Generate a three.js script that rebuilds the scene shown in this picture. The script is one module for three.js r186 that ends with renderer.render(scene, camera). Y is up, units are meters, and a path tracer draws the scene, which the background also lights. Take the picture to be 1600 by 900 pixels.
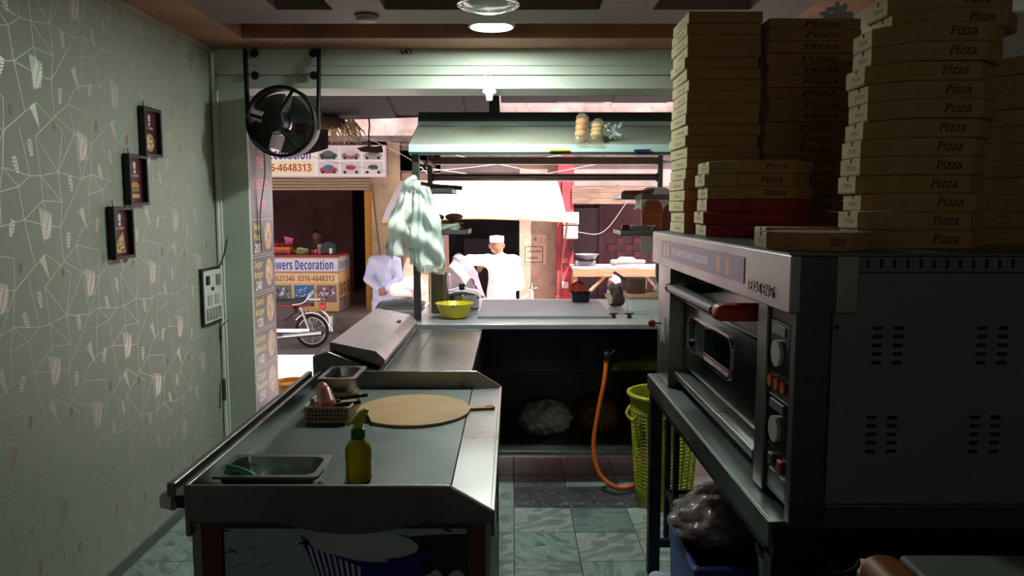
import * as THREE from 'three';
import { RoundedBoxGeometry } from 'three/addons/geometries/RoundedBoxGeometry.js';
import { ParametricGeometry } from 'three/addons/geometries/ParametricGeometry.js';
import { MarchingCubes } from 'three/addons/objects/MarchingCubes.js';
import { mergeGeometries, mergeVertices, toCreasedNormals } from 'three/addons/utils/BufferGeometryUtils.js';
import { TextGeometry } from 'three/addons/geometries/TextGeometry.js';
import { FontLoader } from 'three/addons/loaders/FontLoader.js';
import { RectAreaLightUniformsLib } from 'three/addons/lights/RectAreaLightUniformsLib.js';

// ---------- camera, sky, sun, exposure ----------
const scene = new THREE.Scene();
const camera = new THREE.PerspectiveCamera(41.11, 16 / 9, 0.05, 200);
camera.position.set(0, 1.55, 0);
camera.rotation.set(-5.95 * Math.PI / 180, 0, 0);
const renderer = new THREE.WebGLRenderer({ antialias: true });
renderer.toneMapping = THREE.LinearToneMapping;
renderer.toneMappingExposure = 1.5;
renderer.shadowMap.enabled = true;
RectAreaLightUniformsLib.init();
const sunDir = new THREE.Vector3(0.32, 1, 0.2).normalize();
scene.background = new THREE.Color().setRGB(0.62, 0.56, 0.585);   // hazy white sky
const sun = new THREE.DirectionalLight(new THREE.Color(1, 0.93, 0.9), 26);
sun.position.copy(sunDir).multiplyScalar(30).add(new THREE.Vector3(0, 0, -10));
sun.target.position.set(0, 0, -10);
sun.castShadow = true;
Object.assign(sun.shadow.camera, { left: -14, right: 14, top: 14, bottom: -14, near: 1, far: 60 });
sun.shadow.mapSize.set(2048, 2048);
scene.add(sun, sun.target);

// ---------- helpers ----------
const PI = Math.PI;
let seed = 7;
const rnd = () => { seed = (seed * 1664525 + 1013904223) >>> 0; return seed / 4294967296; };
const rr = (a, b) => a + (b - a) * rnd();
const used = {};
function numbered(n) { used[n] = (used[n] ?? -1) + 1; return used[n] ? n + '_' + String(used[n]).padStart(3, '0') : n; }
function thing(name, label, category, x, y, D, o = {}) {
  const g = new THREE.Group(); g.name = numbered(name); g.position.set(x, y, -D);
  if (o.ry) g.rotation.y = o.ry;
  g.userData = { label, category };
  if (o.group) g.userData.group = o.group;
  scene.add(g); return g;
}
function mesh(name, geo, mat) {
  const m = new THREE.Mesh(geo, mat); m.name = name; m.castShadow = m.receiveShadow = true; return m;
}
function part(root, name, geo, mat, x = 0, y = 0, z = 0) {          // geometry in the coordinates of its thing
  const m = mesh(name, geo, mat); m.position.set(x, y, z); root.add(m); return m;
}
function wpart(root, name, geo, mat) {                              // geometry in world coordinates, moved to its thing
  const p = new THREE.Vector3(); let r = root; while (r && r !== scene) { p.add(r.position); r = r.parent; }
  geo.translate(-p.x, -p.y, -p.z);
  return part(root, name, geo, mat);
}
function one(name, label, category, geo, mat, x, y, D, o = {}) {
  const m = mesh(numbered(name), geo, mat); m.position.set(x, y, -D); if (o.ry) m.rotation.y = o.ry;
  m.userData = { label, category }; if (o.group) m.userData.group = o.group;
  scene.add(m); return m;
}
function struct(name, geo, mat, x = 0, y = 0, D = 0) {
  const m = mesh(name, geo, mat); m.position.set(x, y, -D); m.userData.kind = 'structure'; scene.add(m); return m;
}
const V = (x, y, D) => new THREE.Vector3(x, y, -D);
const L3 = (x, y, z) => new THREE.Vector3(x, y, z);
function boxUV(g) {                                                 // uv in metres by the facing of each triangle
  if (g.index) g = g.toNonIndexed();
  const p = g.attributes.position, uv = new Float32Array(p.count * 2), a = L3(), b = L3(), c = L3();
  for (let i = 0; i < p.count; i += 3) {
    a.fromBufferAttribute(p, i); b.fromBufferAttribute(p, i + 1); c.fromBufferAttribute(p, i + 2);
    const n = b.clone().sub(a).cross(c.clone().sub(a)), ax = Math.abs(n.x), ay = Math.abs(n.y), az = Math.abs(n.z);
    [a, b, c].forEach((q, k) => {
      const j = (i + k) * 2;
      if (ax >= ay && ax >= az) { uv[j] = -q.z; uv[j + 1] = q.y; }
      else if (ay >= az) { uv[j] = q.x; uv[j + 1] = -q.z; }
      else { uv[j] = q.x; uv[j + 1] = q.y; }
    });
  }
  g.setAttribute('uv', new THREE.BufferAttribute(uv, 2));
  return g;
}
function B(w, h, d, r = 0) { return boxUV(r ? new RoundedBoxGeometry(w, h, d, 2, Math.min(r, w / 2.01, h / 2.01, d / 2.01)) : new THREE.BoxGeometry(w, h, d)); }
function Bx(x0, x1, y0, y1, D0, D1, r = 0) {                        // a box between world limits, D = distance in front of the camera
  const g = r ? new RoundedBoxGeometry(Math.abs(x1 - x0), Math.abs(y1 - y0), Math.abs(D1 - D0), 2, Math.min(r, Math.abs(x1 - x0) / 2.01, Math.abs(y1 - y0) / 2.01, Math.abs(D1 - D0) / 2.01)) : new THREE.BoxGeometry(Math.abs(x1 - x0), Math.abs(y1 - y0), Math.abs(D1 - D0));
  g.translate((x0 + x1) / 2, (y0 + y1) / 2, -(D0 + D1) / 2);
  return boxUV(g);
}
function M(...list) {
  return mergeGeometries(list.flat().map((g) => {
    const q = g.index ? g.toNonIndexed() : g;
    for (const k of Object.keys(q.attributes)) if (!['position', 'normal', 'uv'].includes(k)) q.deleteAttribute(k);
    if (!q.attributes.normal) q.computeVertexNormals();
    if (!q.attributes.uv) q.setAttribute('uv', new THREE.BufferAttribute(new Float32Array(q.attributes.position.count * 2), 2));
    return q;
  }));
}
function tube(pts, r, seg = 0, rad = 8, closed = false) {
  return new THREE.TubeGeometry(new THREE.CatmullRomCurve3(pts, closed, 'centripetal'), seg || pts.length * 6, r, rad, closed);
}
function rod(a, b, r, r2 = r, seg = 10) {
  const d = b.clone().sub(a), g = new THREE.CylinderGeometry(r2, r, d.length(), seg);
  g.applyQuaternion(new THREE.Quaternion().setFromUnitVectors(L3(0, 1, 0), d.clone().normalize()));
  return g.translate((a.x + b.x) / 2, (a.y + b.y) / 2, (a.z + b.z) / 2);
}
const lathe = (pts, seg = 32) => new THREE.LatheGeometry(pts.map(([r, y]) => new THREE.Vector2(r, y)), seg);
function shape(pts, holes = []) {
  const s = new THREE.Shape(pts.map(([x, y]) => new THREE.Vector2(x, y)));
  for (const h of holes) s.holes.push(new THREE.Path(h.map(([x, y]) => new THREE.Vector2(x, y))));
  return s;
}
function ext(pts, depth, bevel = 0, holes = [], curve = 8) {        // extruded along z, centred
  const g = new THREE.ExtrudeGeometry(Array.isArray(pts) ? shape(pts, holes) : pts, { depth: depth - 2 * bevel, bevelEnabled: bevel > 0, bevelSize: bevel, bevelThickness: bevel, bevelOffset: -bevel, bevelSegments: 2, curveSegments: curve });
  g.translate(0, 0, -(depth - 2 * bevel) / 2);
  return boxUV(g);
}
function rrect(w, h, r, n = 5, cx = 0, cy = 0) {
  const out = [];
  for (const [sx, sy, a0] of [[1, 1, 0], [-1, 1, PI / 2], [-1, -1, PI], [1, -1, 1.5 * PI]])
    for (let i = 0; i <= n; i++) { const a = a0 + i / n * PI / 2; out.push([cx + sx * (w / 2 - r) + r * Math.cos(a), cy + sy * (h / 2 - r) + r * Math.sin(a)]); }
  return out;
}
const ell = (rx, ry, n = 40, cx = 0, cy = 0) => Array.from({ length: n }, (_, i) => [cx + rx * Math.cos(i / n * 2 * PI), cy + ry * Math.sin(i / n * 2 * PI)]);
function ball(rx, ry, rz, seg = 20) { return new THREE.SphereGeometry(1, seg, Math.ceil(seg * 0.7)).scale(rx, ry, rz); }
// pan or tray with a rounded rectangular mouth, flange and wall: rings of [half width, half depth, corner, y]
function panGeo(rings, n = 6) {
  const pts = [], idx = []; let per = 0;
  rings.forEach(([w, d, r, y]) => { const ring = rrect(w * 2, d * 2, Math.max(r, 0.001), n); per = ring.length; for (const [x, z] of ring) pts.push(x, y, z); });
  for (let k = 0; k < rings.length - 1; k++) for (let i = 0; i < per; i++) {
    const a = k * per + i, b = k * per + (i + 1) % per, c = a + per, d = b + per;
    idx.push(a, c, b, b, c, d);
  }
  const last = (rings.length - 1) * per;
  for (let i = 1; i < per - 1; i++) idx.push(last, last + i + 1, last + i);
  const g = new THREE.BufferGeometry();
  g.setAttribute('position', new THREE.Float32BufferAttribute(pts, 3)); g.setIndex(idx);
  const q = g.toNonIndexed(); q.computeVertexNormals();
  return boxUV(toCreasedNormals(q, 0.7));
}
function para(fn, nu, nv) { const t = L3(); return new ParametricGeometry((u, v, o) => { fn(u, v, t); o.copy(t); }, nu, nv); }
// value noise, periodic
function hash(x, y, s) { let h = (x * 374761393 + y * 668265263 + s * 1442695041) | 0; h = Math.imul(h ^ (h >>> 13), 1274126177); return ((h ^ (h >>> 16)) >>> 0) / 4294967296; }
function vnoise(x, y, px, py, s) {
  const xi = Math.floor(x), yi = Math.floor(y), fx = x - xi, fy = y - yi, u = fx * fx * (3 - 2 * fx), v = fy * fy * (3 - 2 * fy);
  const m = (a, n) => ((a % n) + n) % n;
  const a = hash(m(xi, px), m(yi, py), s), b = hash(m(xi + 1, px), m(yi, py), s), c = hash(m(xi, px), m(yi + 1, py), s), d = hash(m(xi + 1, px), m(yi + 1, py), s);
  return a + (b - a) * u + (c - a) * v + (a - b - c + d) * u * v;
}
function fbm(u, v, n, s, oct = 4) { let t = 0, a = 0.5; for (let i = 0; i < oct; i++) { t += a * vnoise(u * n, v * n, n, n, s + i); n *= 2; a *= 0.5; } return t; }
function dataTex(w, h, fn, srgb = true) {
  const d = new Uint8Array(w * h * 4);
  for (let y = 0; y < h; y++) for (let x = 0; x < w; x++) {
    const c = fn((x + 0.5) / w, (y + 0.5) / h), i = (y * w + x) * 4;
    d[i] = Math.max(0, Math.min(255, c[0])); d[i + 1] = Math.max(0, Math.min(255, c[1])); d[i + 2] = Math.max(0, Math.min(255, c[2])); d[i + 3] = c[3] ?? 255;
  }
  const t = new THREE.DataTexture(d, w, h); t.wrapS = t.wrapT = THREE.RepeatWrapping; t.magFilter = t.minFilter = THREE.LinearFilter;
  if (srgb) t.colorSpace = THREE.SRGBColorSpace; t.needsUpdate = true; return t;
}
function canvasTex(w, h, draw, srgb = true) {
  const c = document.createElement('canvas'); c.width = w; c.height = h; const x = c.getContext('2d'); draw(x, w, h);
  const t = new THREE.CanvasTexture(c); if (srgb) t.colorSpace = THREE.SRGBColorSpace; t.wrapS = t.wrapT = THREE.RepeatWrapping; return t;
}
const rep = (t, u, v) => { t.repeat.set(u, v); return t; };
function mat(color, roughness = 0.7, metalness = 0, o = {}) { return new THREE.MeshPhysicalMaterial({ color, roughness, metalness, ...o }); }
const grey = (r, g, b, k = 1) => [r * k, g * k, b * k];
// smooth union of tapered capsules, meshed
function sdfGeo(prims, lo, hi, N = 72, k = 0.03) {
  const c = lo.clone().add(hi).multiplyScalar(0.5), e = hi.clone().sub(lo).multiplyScalar(0.5);
  const mc = new MarchingCubes(N, new THREE.MeshBasicMaterial(), false, false, 90000);
  const half = N / 2; const P = prims.map((q) => ({ ...q, ba: q.b.clone().sub(q.a) }));
  for (const q of P) q.l2 = Math.max(q.ba.lengthSq(), 1e-9);
  for (let z = 0; z < N; z++) for (let y = 0; y < N; y++) for (let x = 0; x < N; x++) {
    const X = c.x + (x - half) / half * e.x, Y = c.y + (y - half) / half * e.y, Z = c.z + (z - half) / half * e.z;
    let d = 1e3;
    for (const q of P) {
      const sx = q.sx ?? 1, sz = q.sz ?? 1;
      const px = X - q.a.x, py = Y - q.a.y, pz = Z - q.a.z;
      const h = Math.max(0, Math.min(1, (px * q.ba.x + py * q.ba.y + pz * q.ba.z) / q.l2));
      const r = q.ra + (q.rb - q.ra) * h;
      const v = (Math.hypot((px - q.ba.x * h) / sx, py - q.ba.y * h, (pz - q.ba.z * h) / sz) - r) * Math.min(1, sx, sz);
      const kk = q.k ?? k, m = Math.max(kk - Math.abs(d - v), 0) / kk;
      d = Math.min(d, v) - m * m * kk * 0.25;
    }
    mc.field[x + y * N + z * N * N] = -d;
  }
  mc.isolation = 0; mc.update();
  const n = mc.count, pos = new Float32Array(n * 3);
  for (let i = 0; i < n; i++) {
    pos[i * 3] = c.x + mc.positionArray[i * 3] * e.x; pos[i * 3 + 1] = c.y + mc.positionArray[i * 3 + 1] * e.y; pos[i * 3 + 2] = c.z + mc.positionArray[i * 3 + 2] * e.z;
  }
  let g = new THREE.BufferGeometry(); g.setAttribute('position', new THREE.BufferAttribute(pos, 3));
  g = mergeVertices(g, 1e-4); g.computeVertexNormals();
  g.setAttribute('uv', new THREE.BufferAttribute(new Float32Array(g.attributes.position.count * 2), 2));
  return g;
}
const cap = (a, b, ra, rb = ra, o = {}) => ({ a: L3(...a), b: L3(...b), ra, rb, ...o });

// ---------- materials ----------
const brushed = rep(dataTex(256, 256, (u, v) => { const n = fbm(u, v, 4, 3, 4), s = vnoise(u * 8, v * 200, 8, 200, 9), t = 95 + 110 * n + 14 * s; return [255, t, 255]; }, false), 1.3, 1.3);
const smear = rep(dataTex(512, 512, (u, v) => { const n = fbm(u, v, 5, 31, 5), m = fbm(u, v, 3, 77, 3), t = 235 - 45 * n - 40 * Math.max(0, m - 0.45) * 3; return [t, t, t * 0.995]; }), 0.8, 0.8);
const steel = mat(0xb8bab8, 0.55, 1, { roughnessMap: brushed, map: smear });
const steelDull = mat(0x8f9492, 0.75, 1, { roughnessMap: brushed, map: smear });
const steelMirror = mat(0x6f7476, 0.22, 1, { roughnessMap: brushed });
const steelWork = mat(0x7d8482, 0.85, 0.75, { roughnessMap: brushed, map: smear });
const chrome = mat(0xd0d2d2, 0.12, 1);
const blackIron = mat(0x15171a, 0.5, 0.3);
const blackPlastic = mat(0x141414, 0.4);
const whitePlastic = mat(0xd9dcd4, 0.45);
const creamPaint = mat(0xb9c2b4, 0.55);
const greyPaint = mat(0x6c7675, 0.5, 0.1);
const glassPane = mat(0xffffff, 0.03, 0, { transmission: 1, thickness: 0, ior: 1.45 });
const ceilingBrown = mat(0xffffff, 0.6, 0, { map: rep(dataTex(256, 256, (u, v) => { const n = fbm(u, v, 4, 51, 4), g = vnoise(u * 60, v * 4, 60, 4, 12); return grey(168, 112, 86, 0.75 + 0.4 * n + 0.08 * g); }), 1, 1) });
const ceilingGrey = mat(0x7c6b62, 0.7);
const plaster = (r, g, b, s) => mat(0xffffff, 0.9, 0, { map: rep(dataTex(256, 256, (u, v) => { const n = fbm(u, v, 4, s, 5), m = fbm(u, v, 12, s + 9, 3); return grey(r, g, b, 0.62 + 0.5 * n + 0.22 * (m > 0.55 ? -(m - 0.55) * 3 : 0)); }), 0.6, 0.6) });
const woodTex = (r, g, b, s) => rep(dataTex(256, 256, (u, v) => { const w = fbm(u, v, 3, s, 3), g2 = vnoise(u * 5 + w * 3, v * 90, 8, 90, s); return grey(r, g, b, 0.7 + 0.25 * w + 0.3 * g2 - 0.1); }), 1, 1);
const kraftTex = dataTex(128, 128, (u, v) => { const n = fbm(u, v, 16, 5, 3); return grey(190, 156, 112, 0.88 + 0.22 * n); });
// wallpaper: pale ground with foil lines and leaves
const motif = [];
{
  const s0 = seed; seed = 991;
  const N = 5, pt = (i, j) => { const a = (i + 50) % N, b = (j + 50) % N; return [(i + 0.75 * (hash(a, b, 1) - 0.5)) / N, (j + 0.75 * (hash(a, b, 2) - 0.5)) / N]; };
  for (let i = 0; i < N; i++) for (let j = 0; j < N; j++) for (const [di, dj, p] of [[1, 0, 0.62], [0, 1, 0.75], [1, 1, 0.3], [1, -1, 0.25]]) if (hash(i * 3 + di, j * 3 + dj + 2, 8) < p) motif.push({ t: 'line', a: pt(i, j), b: pt(i + di, j + dj) });
  for (const [x, y] of [[0.2, 0.18], [0.7, 0.62]]) motif.push({ t: 'big', x, y });
  for (const [x, y] of [[0.45, 0.3], [0.92, 0.8], [0.08, 0.68], [0.52, 0.9], [0.84, 0.2]]) motif.push({ t: 'leaf', x, y, a: rr(-0.5, 0.5) });
  for (const [x, y] of [[0.36, 0.52], [0.9, 0.46]]) motif.push({ t: 'rust', x, y });
  for (const [x, y] of [[0.1, 0.42], [0.6, 0.1]]) motif.push({ t: 'tri', x, y });
  seed = s0;
}
function leafPath(x, cx, cy, len, a, n, wid) {
  x.save(); x.translate(cx, cy); x.rotate(a);
  for (let i = 0; i < n; i++) for (const s of [-1, 1]) {
    const y0 = -len / 2 + len * (i + 0.6) / n, q = wid * (0.55 + 0.45 * Math.sin((i + 0.7) / n * PI));
    x.beginPath(); x.ellipse(s * q * 0.5, y0, q * 0.62, len / n * 0.3, -s * 0.75, 0, 7); x.fill();
  }
  x.restore();
}
function paper(x, w, h, base, line, leaf, rust) {
  x.fillStyle = base; x.fillRect(0, 0, w, h);
  for (const ox of [-w, 0, w]) for (const oy of [-h, 0, h]) for (const m of motif) {
    const X = (m.x ?? 0) * w + ox, Y = (m.y ?? 0) * h + oy;
    if (m.t === 'line') { x.strokeStyle = line; x.lineWidth = 4.5; x.beginPath(); x.moveTo(m.a[0] * w + ox, m.a[1] * h + oy); x.lineTo(m.b[0] * w + ox, m.b[1] * h + oy); x.stroke(); }
    if (m.t === 'tri') { x.fillStyle = line; x.globalAlpha = 0.7; x.beginPath(); x.moveTo(X, Y); x.lineTo(X + 62, Y - 40); x.lineTo(X + 104, Y + 150); x.fill(); x.globalAlpha = 1; }
    if (m.t === 'big') {
      x.fillStyle = line; x.globalAlpha = 0.55; x.beginPath(); x.moveTo(X - 74, Y - 110); x.lineTo(X + 70, Y - 66); x.lineTo(X + 44, Y + 96); x.lineTo(X - 48, Y + 124); x.fill(); x.globalAlpha = 1;
      x.fillStyle = leaf; leafPath(x, X + 6, Y + 24, 160, 0.35, 6, 54);
      x.strokeStyle = '#5d5a4e'; if (line[0] === '#') { x.lineWidth = 3; x.beginPath(); x.moveTo(X - 20, Y + 95); x.lineTo(X + 34, Y - 50); x.stroke(); }
    }
    if (m.t === 'leaf') { x.fillStyle = leaf; leafPath(x, X, Y, 118, m.a, 5, 26); }
    if (m.t === 'rust') { x.fillStyle = rust; leafPath(x, X, Y, 78, 0.1, 5, 22); }
  }
}
const paperMap = canvasTex(1024, 1024, (x, w, h) => {
  paper(x, w, h, '#a0a598', '#d0d3ca', '#d6d2c8', '#a3532e');
  for (let i = 0; i < 5000; i++) { x.globalAlpha = 0.035; x.fillStyle = rnd() > 0.5 ? '#fff' : '#20302a'; const a = rr(1, 14); x.fillRect(rnd() * w, rnd() * h, a * 0.3, a); } x.globalAlpha = 1;
});
const paperRM = canvasTex(1024, 1024, (x, w, h) => paper(x, w, h, 'rgb(255,150,30)', 'rgb(255,92,235)', 'rgb(255,95,210)', 'rgb(255,120,30)'), false);
const paperBump = canvasTex(1024, 1024, (x, w, h) => paper(x, w, h, '#555', '#aaa', '#bbb', '#aaa'), false);
for (const t of [paperMap, paperRM, paperBump]) t.repeat.set(1 / 0.53, 1 / 0.53);
const wallpaper = mat(0xffffff, 1, 1, { map: paperMap, roughnessMap: paperRM, metalnessMap: paperRM, bumpMap: paperBump, bumpScale: 0.0006 });
// marble floor tiles
function marble(r, g, b, ang, sharp, vein, s) {
  const ca = Math.cos(ang), sa = Math.sin(ang);
  return mat(0xffffff, 0.28, 0, { map: rep(dataTex(192, 192, (u, v) => {
    const w = fbm(u, v, 3, s, 4) - 0.45, a = (u * ca + v * sa) * 6 + w * 1.1, b2 = (-u * sa + v * ca) * 1.4;
    const n = vnoise(a * 1.6 + 50, b2 * 2 + 50, 999, 999, s + 3), n2 = vnoise(a * 5 + 50, b2 * 3 + 50, 999, 999, s + 4);
    const k = 0.62 + 0.45 * n + 0.18 * n2, ve = Math.pow(Math.max(0, 1 - Math.abs(n - 0.5) * sharp), 3) * vein;
    return [r * k + 110 * ve, g * k + 115 * ve, b * k + 110 * ve];
  }), 1 / 0.3, 1 / 0.3) });
}
const marbles = [marble(132, 146, 142, 0.1, 5, 0.25, 11), marble(142, 152, 148, 1.5, 6, 0.3, 22), marble(128, 144, 138, 0.8, 4, 0.3, 33), marble(112, 130, 126, 1.62, 5, 0.2, 44), marble(150, 158, 154, 2.2, 5, 0.3, 55)];
const marbleDark = marble(62, 64, 68, 0.9, 7, 0.75, 66), marbleRed = marble(92, 52, 48, 0.2, 7, 0.15, 88);

// ---------- the room ----------
{
  const fl = struct('floor', Bx(-1.666, 1.55, -0.63, -0.02, -3, 4.95), mat(0x3a3f3d, 0.8));
  const tileGeo = new Map();
  const getTile = (w, d) => { const k = w.toFixed(3) + d.toFixed(3); if (!tileGeo.has(k)) tileGeo.set(k, B(w - 0.004, 0.02, d - 0.004, 0.002)); return tileGeo.get(k); };
  const rows = []; for (let k = 0; k < 12; k++) rows.push([4.16 - 0.305 * (k + 1), 4.16 - 0.305 * k]);
  rows.push([4.16, 4.341], [4.341, 4.646], [4.646, 4.95]);
  rows.forEach(([d0, d1], r) => {
    for (let k = -6; k < 6; k++) {
      const x0 = Math.max(-1.666, 0.01 + k * 0.292), x1 = Math.min(1.55, 0.01 + (k + 1) * 0.292); if (x1 - x0 < 0.03) continue;
      let m = marbles[Math.floor(hash(k + 20, r, 3) * 5)];
      if (r === 0 && k >= 0) m = marbleDark;
      if (r === 12 && k === 0) m = marbleDark;
      if (r >= 13) m = marbleRed;
      part(fl, 'tile', getTile(x1 - x0, d1 - d0), m, (x0 + x1) / 2, -0.01, -(d0 + d1) / 2);
    }
  });
  struct('wall_left', Bx(-1.8, -1.666, 0, 2.6, -3, 4.35), wallpaper);
  struct('wall_right', Bx(1.55, 1.7, -0.65, 4.4, -3, 5.3), creamPaint);
  struct('wall_back', Bx(-1.8, 1.7, 0, 2.6, -3.15, -3), creamPaint);
  const bb = struct('baseboard_left', Bx(-1.666, -1.655, 0, 0.05, -3, 4.35), mat(0x5d625c, 0.6));
  const ce = struct('ceiling', Bx(-1.8, 1.7, 2.54, 2.7, -3.15, 4.65), mat(0x2c2a2a, 0.5));
  const brd = (x0, x1, d0, d1, m) => part(ce, 'ceiling_panel', Bx(x0, x1, 2.42, 2.54, d0, d1), m);
  brd(-1.666, -1.39, -3, 4.35, ceilingBrown); brd(-1.39, 1.55, 4.07, 4.35, ceilingBrown); brd(1.3, 1.55, -3, 4.07, ceilingBrown);
  for (let d = 3.5; d > -2.5; d -= 0.86) {
    brd(-1.39, 1.3, d, d + 0.256, ceilingGrey);
    for (const [a, b] of [[-1.39, -1.04], [-0.79, -0.56], [0.385, 0.62], [1.05, 1.3]]) brd(a, b, d - 0.604, d, ceilingGrey);
  }
  part(ce, 'cornice', Bx(-1.666, -1.645, 2.395, 2.42, -3, 4.35), mat(0xa89a86, 0.6));
  // the front: lintel, jamb and wall above
  const li = struct('trim_1', Bx(-1.666, 1.55, 2.21, 2.28, 4.36, 4.64), creamPaint);
  part(li, 'upper_casing', Bx(-1.666, 1.55, 2.283, 2.42, 4.345, 4.64), creamPaint);
  part(li, 'casing_lip', Bx(-1.666, 1.55, 2.33, 2.42, 4.335, 4.345, 0.004), creamPaint);
  struct('trim_2', Bx(-1.64, -1.478, 0, 2.21, 4.345, 4.375, 0.004), creamPaint);
  struct('trim_3', M(rod(V(-1.652, 0.05, 4.335), V(-1.652, 2.4, 4.335), 0.012), rod(V(-1.635, 0.05, 4.34), V(-1.635, 2.2, 4.34), 0.007)), whitePlastic);
  struct('wall_front', M(Bx(-1.8, 1.7, 2.42, 4.4, 4.36, 4.65), Bx(-1.95, -1.6, -0.65, 4.4, 4.376, 5.1), Bx(-1.95, -1.666, 0, 2.42, 4.35, 4.376)), plaster(150, 140, 128, 71));  // wall above the lintel is out of view, set to block sky light
  struct('landing_slab', Bx(-2.4, 1.7, -0.65, -0.005, 4.951, 6.0), plaster(120, 116, 110, 72));
}
// roof of the house over the room
struct('roof', Bx(-1.95, 1.7, 2.7, 2.85, -3.15, 4.36), plaster(130, 124, 118, 73));
// front awning: old dark sheets on a frame
{
  const t = thing('shop_awning', 'dark old sheet awning hanging over the shop front above the fan', 'awning', 0, 2.1, 5.1);
  const wood = mat(0xffffff, 0.85, 0, { map: woodTex(34, 24, 20, 81) });
  const sheet = (x0, x1, yn, yf, d0, d1) => { const g = new THREE.BoxGeometry(x1 - x0, 0.012, Math.hypot(d1 - d0, yn - yf)); g.rotateX(-Math.atan2(yf - yn, d1 - d0) * -1); g.translate((x0 + x1) / 2, (yn + yf) / 2, -(d0 + d1) / 2); return boxUV(g); };
  for (let i = 0; i < 6; i++) { const a = -1.59 + i * 0.25; wpart(t, 'sheet', sheet(a, a + 0.254, 2.40 + (i % 2) * 0.008, 2.185 + i * 0.009 + (i % 2) * 0.006, 4.66, 5.65), wood); }
  for (let i = 0; i < 4; i++) { const a = -0.08 + i * 0.4; wpart(t, 'sheet', sheet(a, a + 0.397, 2.42, 2.31 + (i % 2) * 0.006, 4.66, 5.65), wood); }
  wpart(t, 'front_bar', rod(V(-1.6, 2.185, 5.66), V(-0.1, 2.23, 5.66), 0.012), mat(0x5a2b22, 0.6));
  wpart(t, 'side_flap', para((u, v, o) => o.set(-1.95 + u * 0.62, 2.2 - v * (0.24 - 0.03 * Math.sin(u * 7)), -5.63 + 0.02 * Math.sin(u * 22 + v * 3)), 24, 8), mat(0x33282a, 0.9, 0, { side: THREE.DoubleSide }));
  wpart(t, 'post', Bx(-0.145, -0.08, 2.152, 2.42, 4.95, 5.0), mat(0x3a3430, 0.8));
}
// ceiling lamp: a round LED panel with an area light of its size under its face
{
  const t = thing('ceiling_lamp', 'glowing round LED ceiling lamp above the hotplate cart', 'lamp', -0.1, 2.43, 3.86);
  part(t, 'housing', lathe([[0, 0.11], [0.1, 0.11], [0.115, 0.09], [0.115, 0.0], [0.105, -0.005]]), whitePlastic);
  part(t, 'diffuser', lathe([[0, -0.012], [0.07, -0.01], [0.1, 0.0]]), mat(0xffffff, 0.4, 0, { emissive: new THREE.Color(0.82, 1, 0.95), emissiveIntensity: 9 }));
  const a = new THREE.RectAreaLight(new THREE.Color(0.88, 1, 0.90), 210, 0.18, 0.18);
  a.position.set(0, -0.025, 0); a.rotation.x = -PI / 2; t.add(a); a.name = 'lamp_light';
}
{
  const t = thing('ceiling_dome', 'unlit glass dome fixture on the ceiling, nearer than the glowing lamp', 'lamp', -0.1, 2.41, 3.36);
  part(t, 'base_ring', new THREE.TorusGeometry(0.125, 0.012, 8, 32).rotateX(PI / 2), chrome);
  part(t, 'dome', lathe([[0, -0.035], [0.06, -0.03], [0.1, -0.018], [0.122, 0.004]]), mat(0xb8c2be, 0.15, 0, { clearcoat: 1 }));
}
{
  const t = thing('smoke_detector', 'small round smoke detector on the brown ceiling', 'detector', -0.66, 2.42, 3.6);
  part(t, 'base', lathe([[0, 0], [0.055, 0], [0.055, -0.012], [0, -0.012]]), mat(0x8d857e, 0.6));
  part(t, 'cover', lathe([[0.05, -0.012], [0.044, -0.026], [0.02, -0.03], [0, -0.03]]), mat(0x8d857e, 0.6));
}
// tube light out of view on the back wall, placed to light the box fronts
{
  const t = thing('unseen_tube_light', 'unseen tube light on the back wall, placed to light the box fronts', 'lamp', 0.1, 1.95, -2.99);
  part(t, 'batten', B(1.26, 0.05, 0.03, 0.006), whitePlastic, 0, 0, -0.015);
  part(t, 'tube', rod(L3(-0.6, 0, -0.05), L3(0.6, 0, -0.05), 0.014, 0.014, 12), mat(0xffffff, 0.4, 0, { emissive: new THREE.Color(1, 0.94, 0.84), emissiveIntensity: 4 }));
  const a = new THREE.RectAreaLight(new THREE.Color(1, 0.92, 0.8), 14, 1.2, 0.05);
  a.position.set(0, 0, -0.07); t.add(a); a.name = 'unseen_tube_glow';
}
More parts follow.
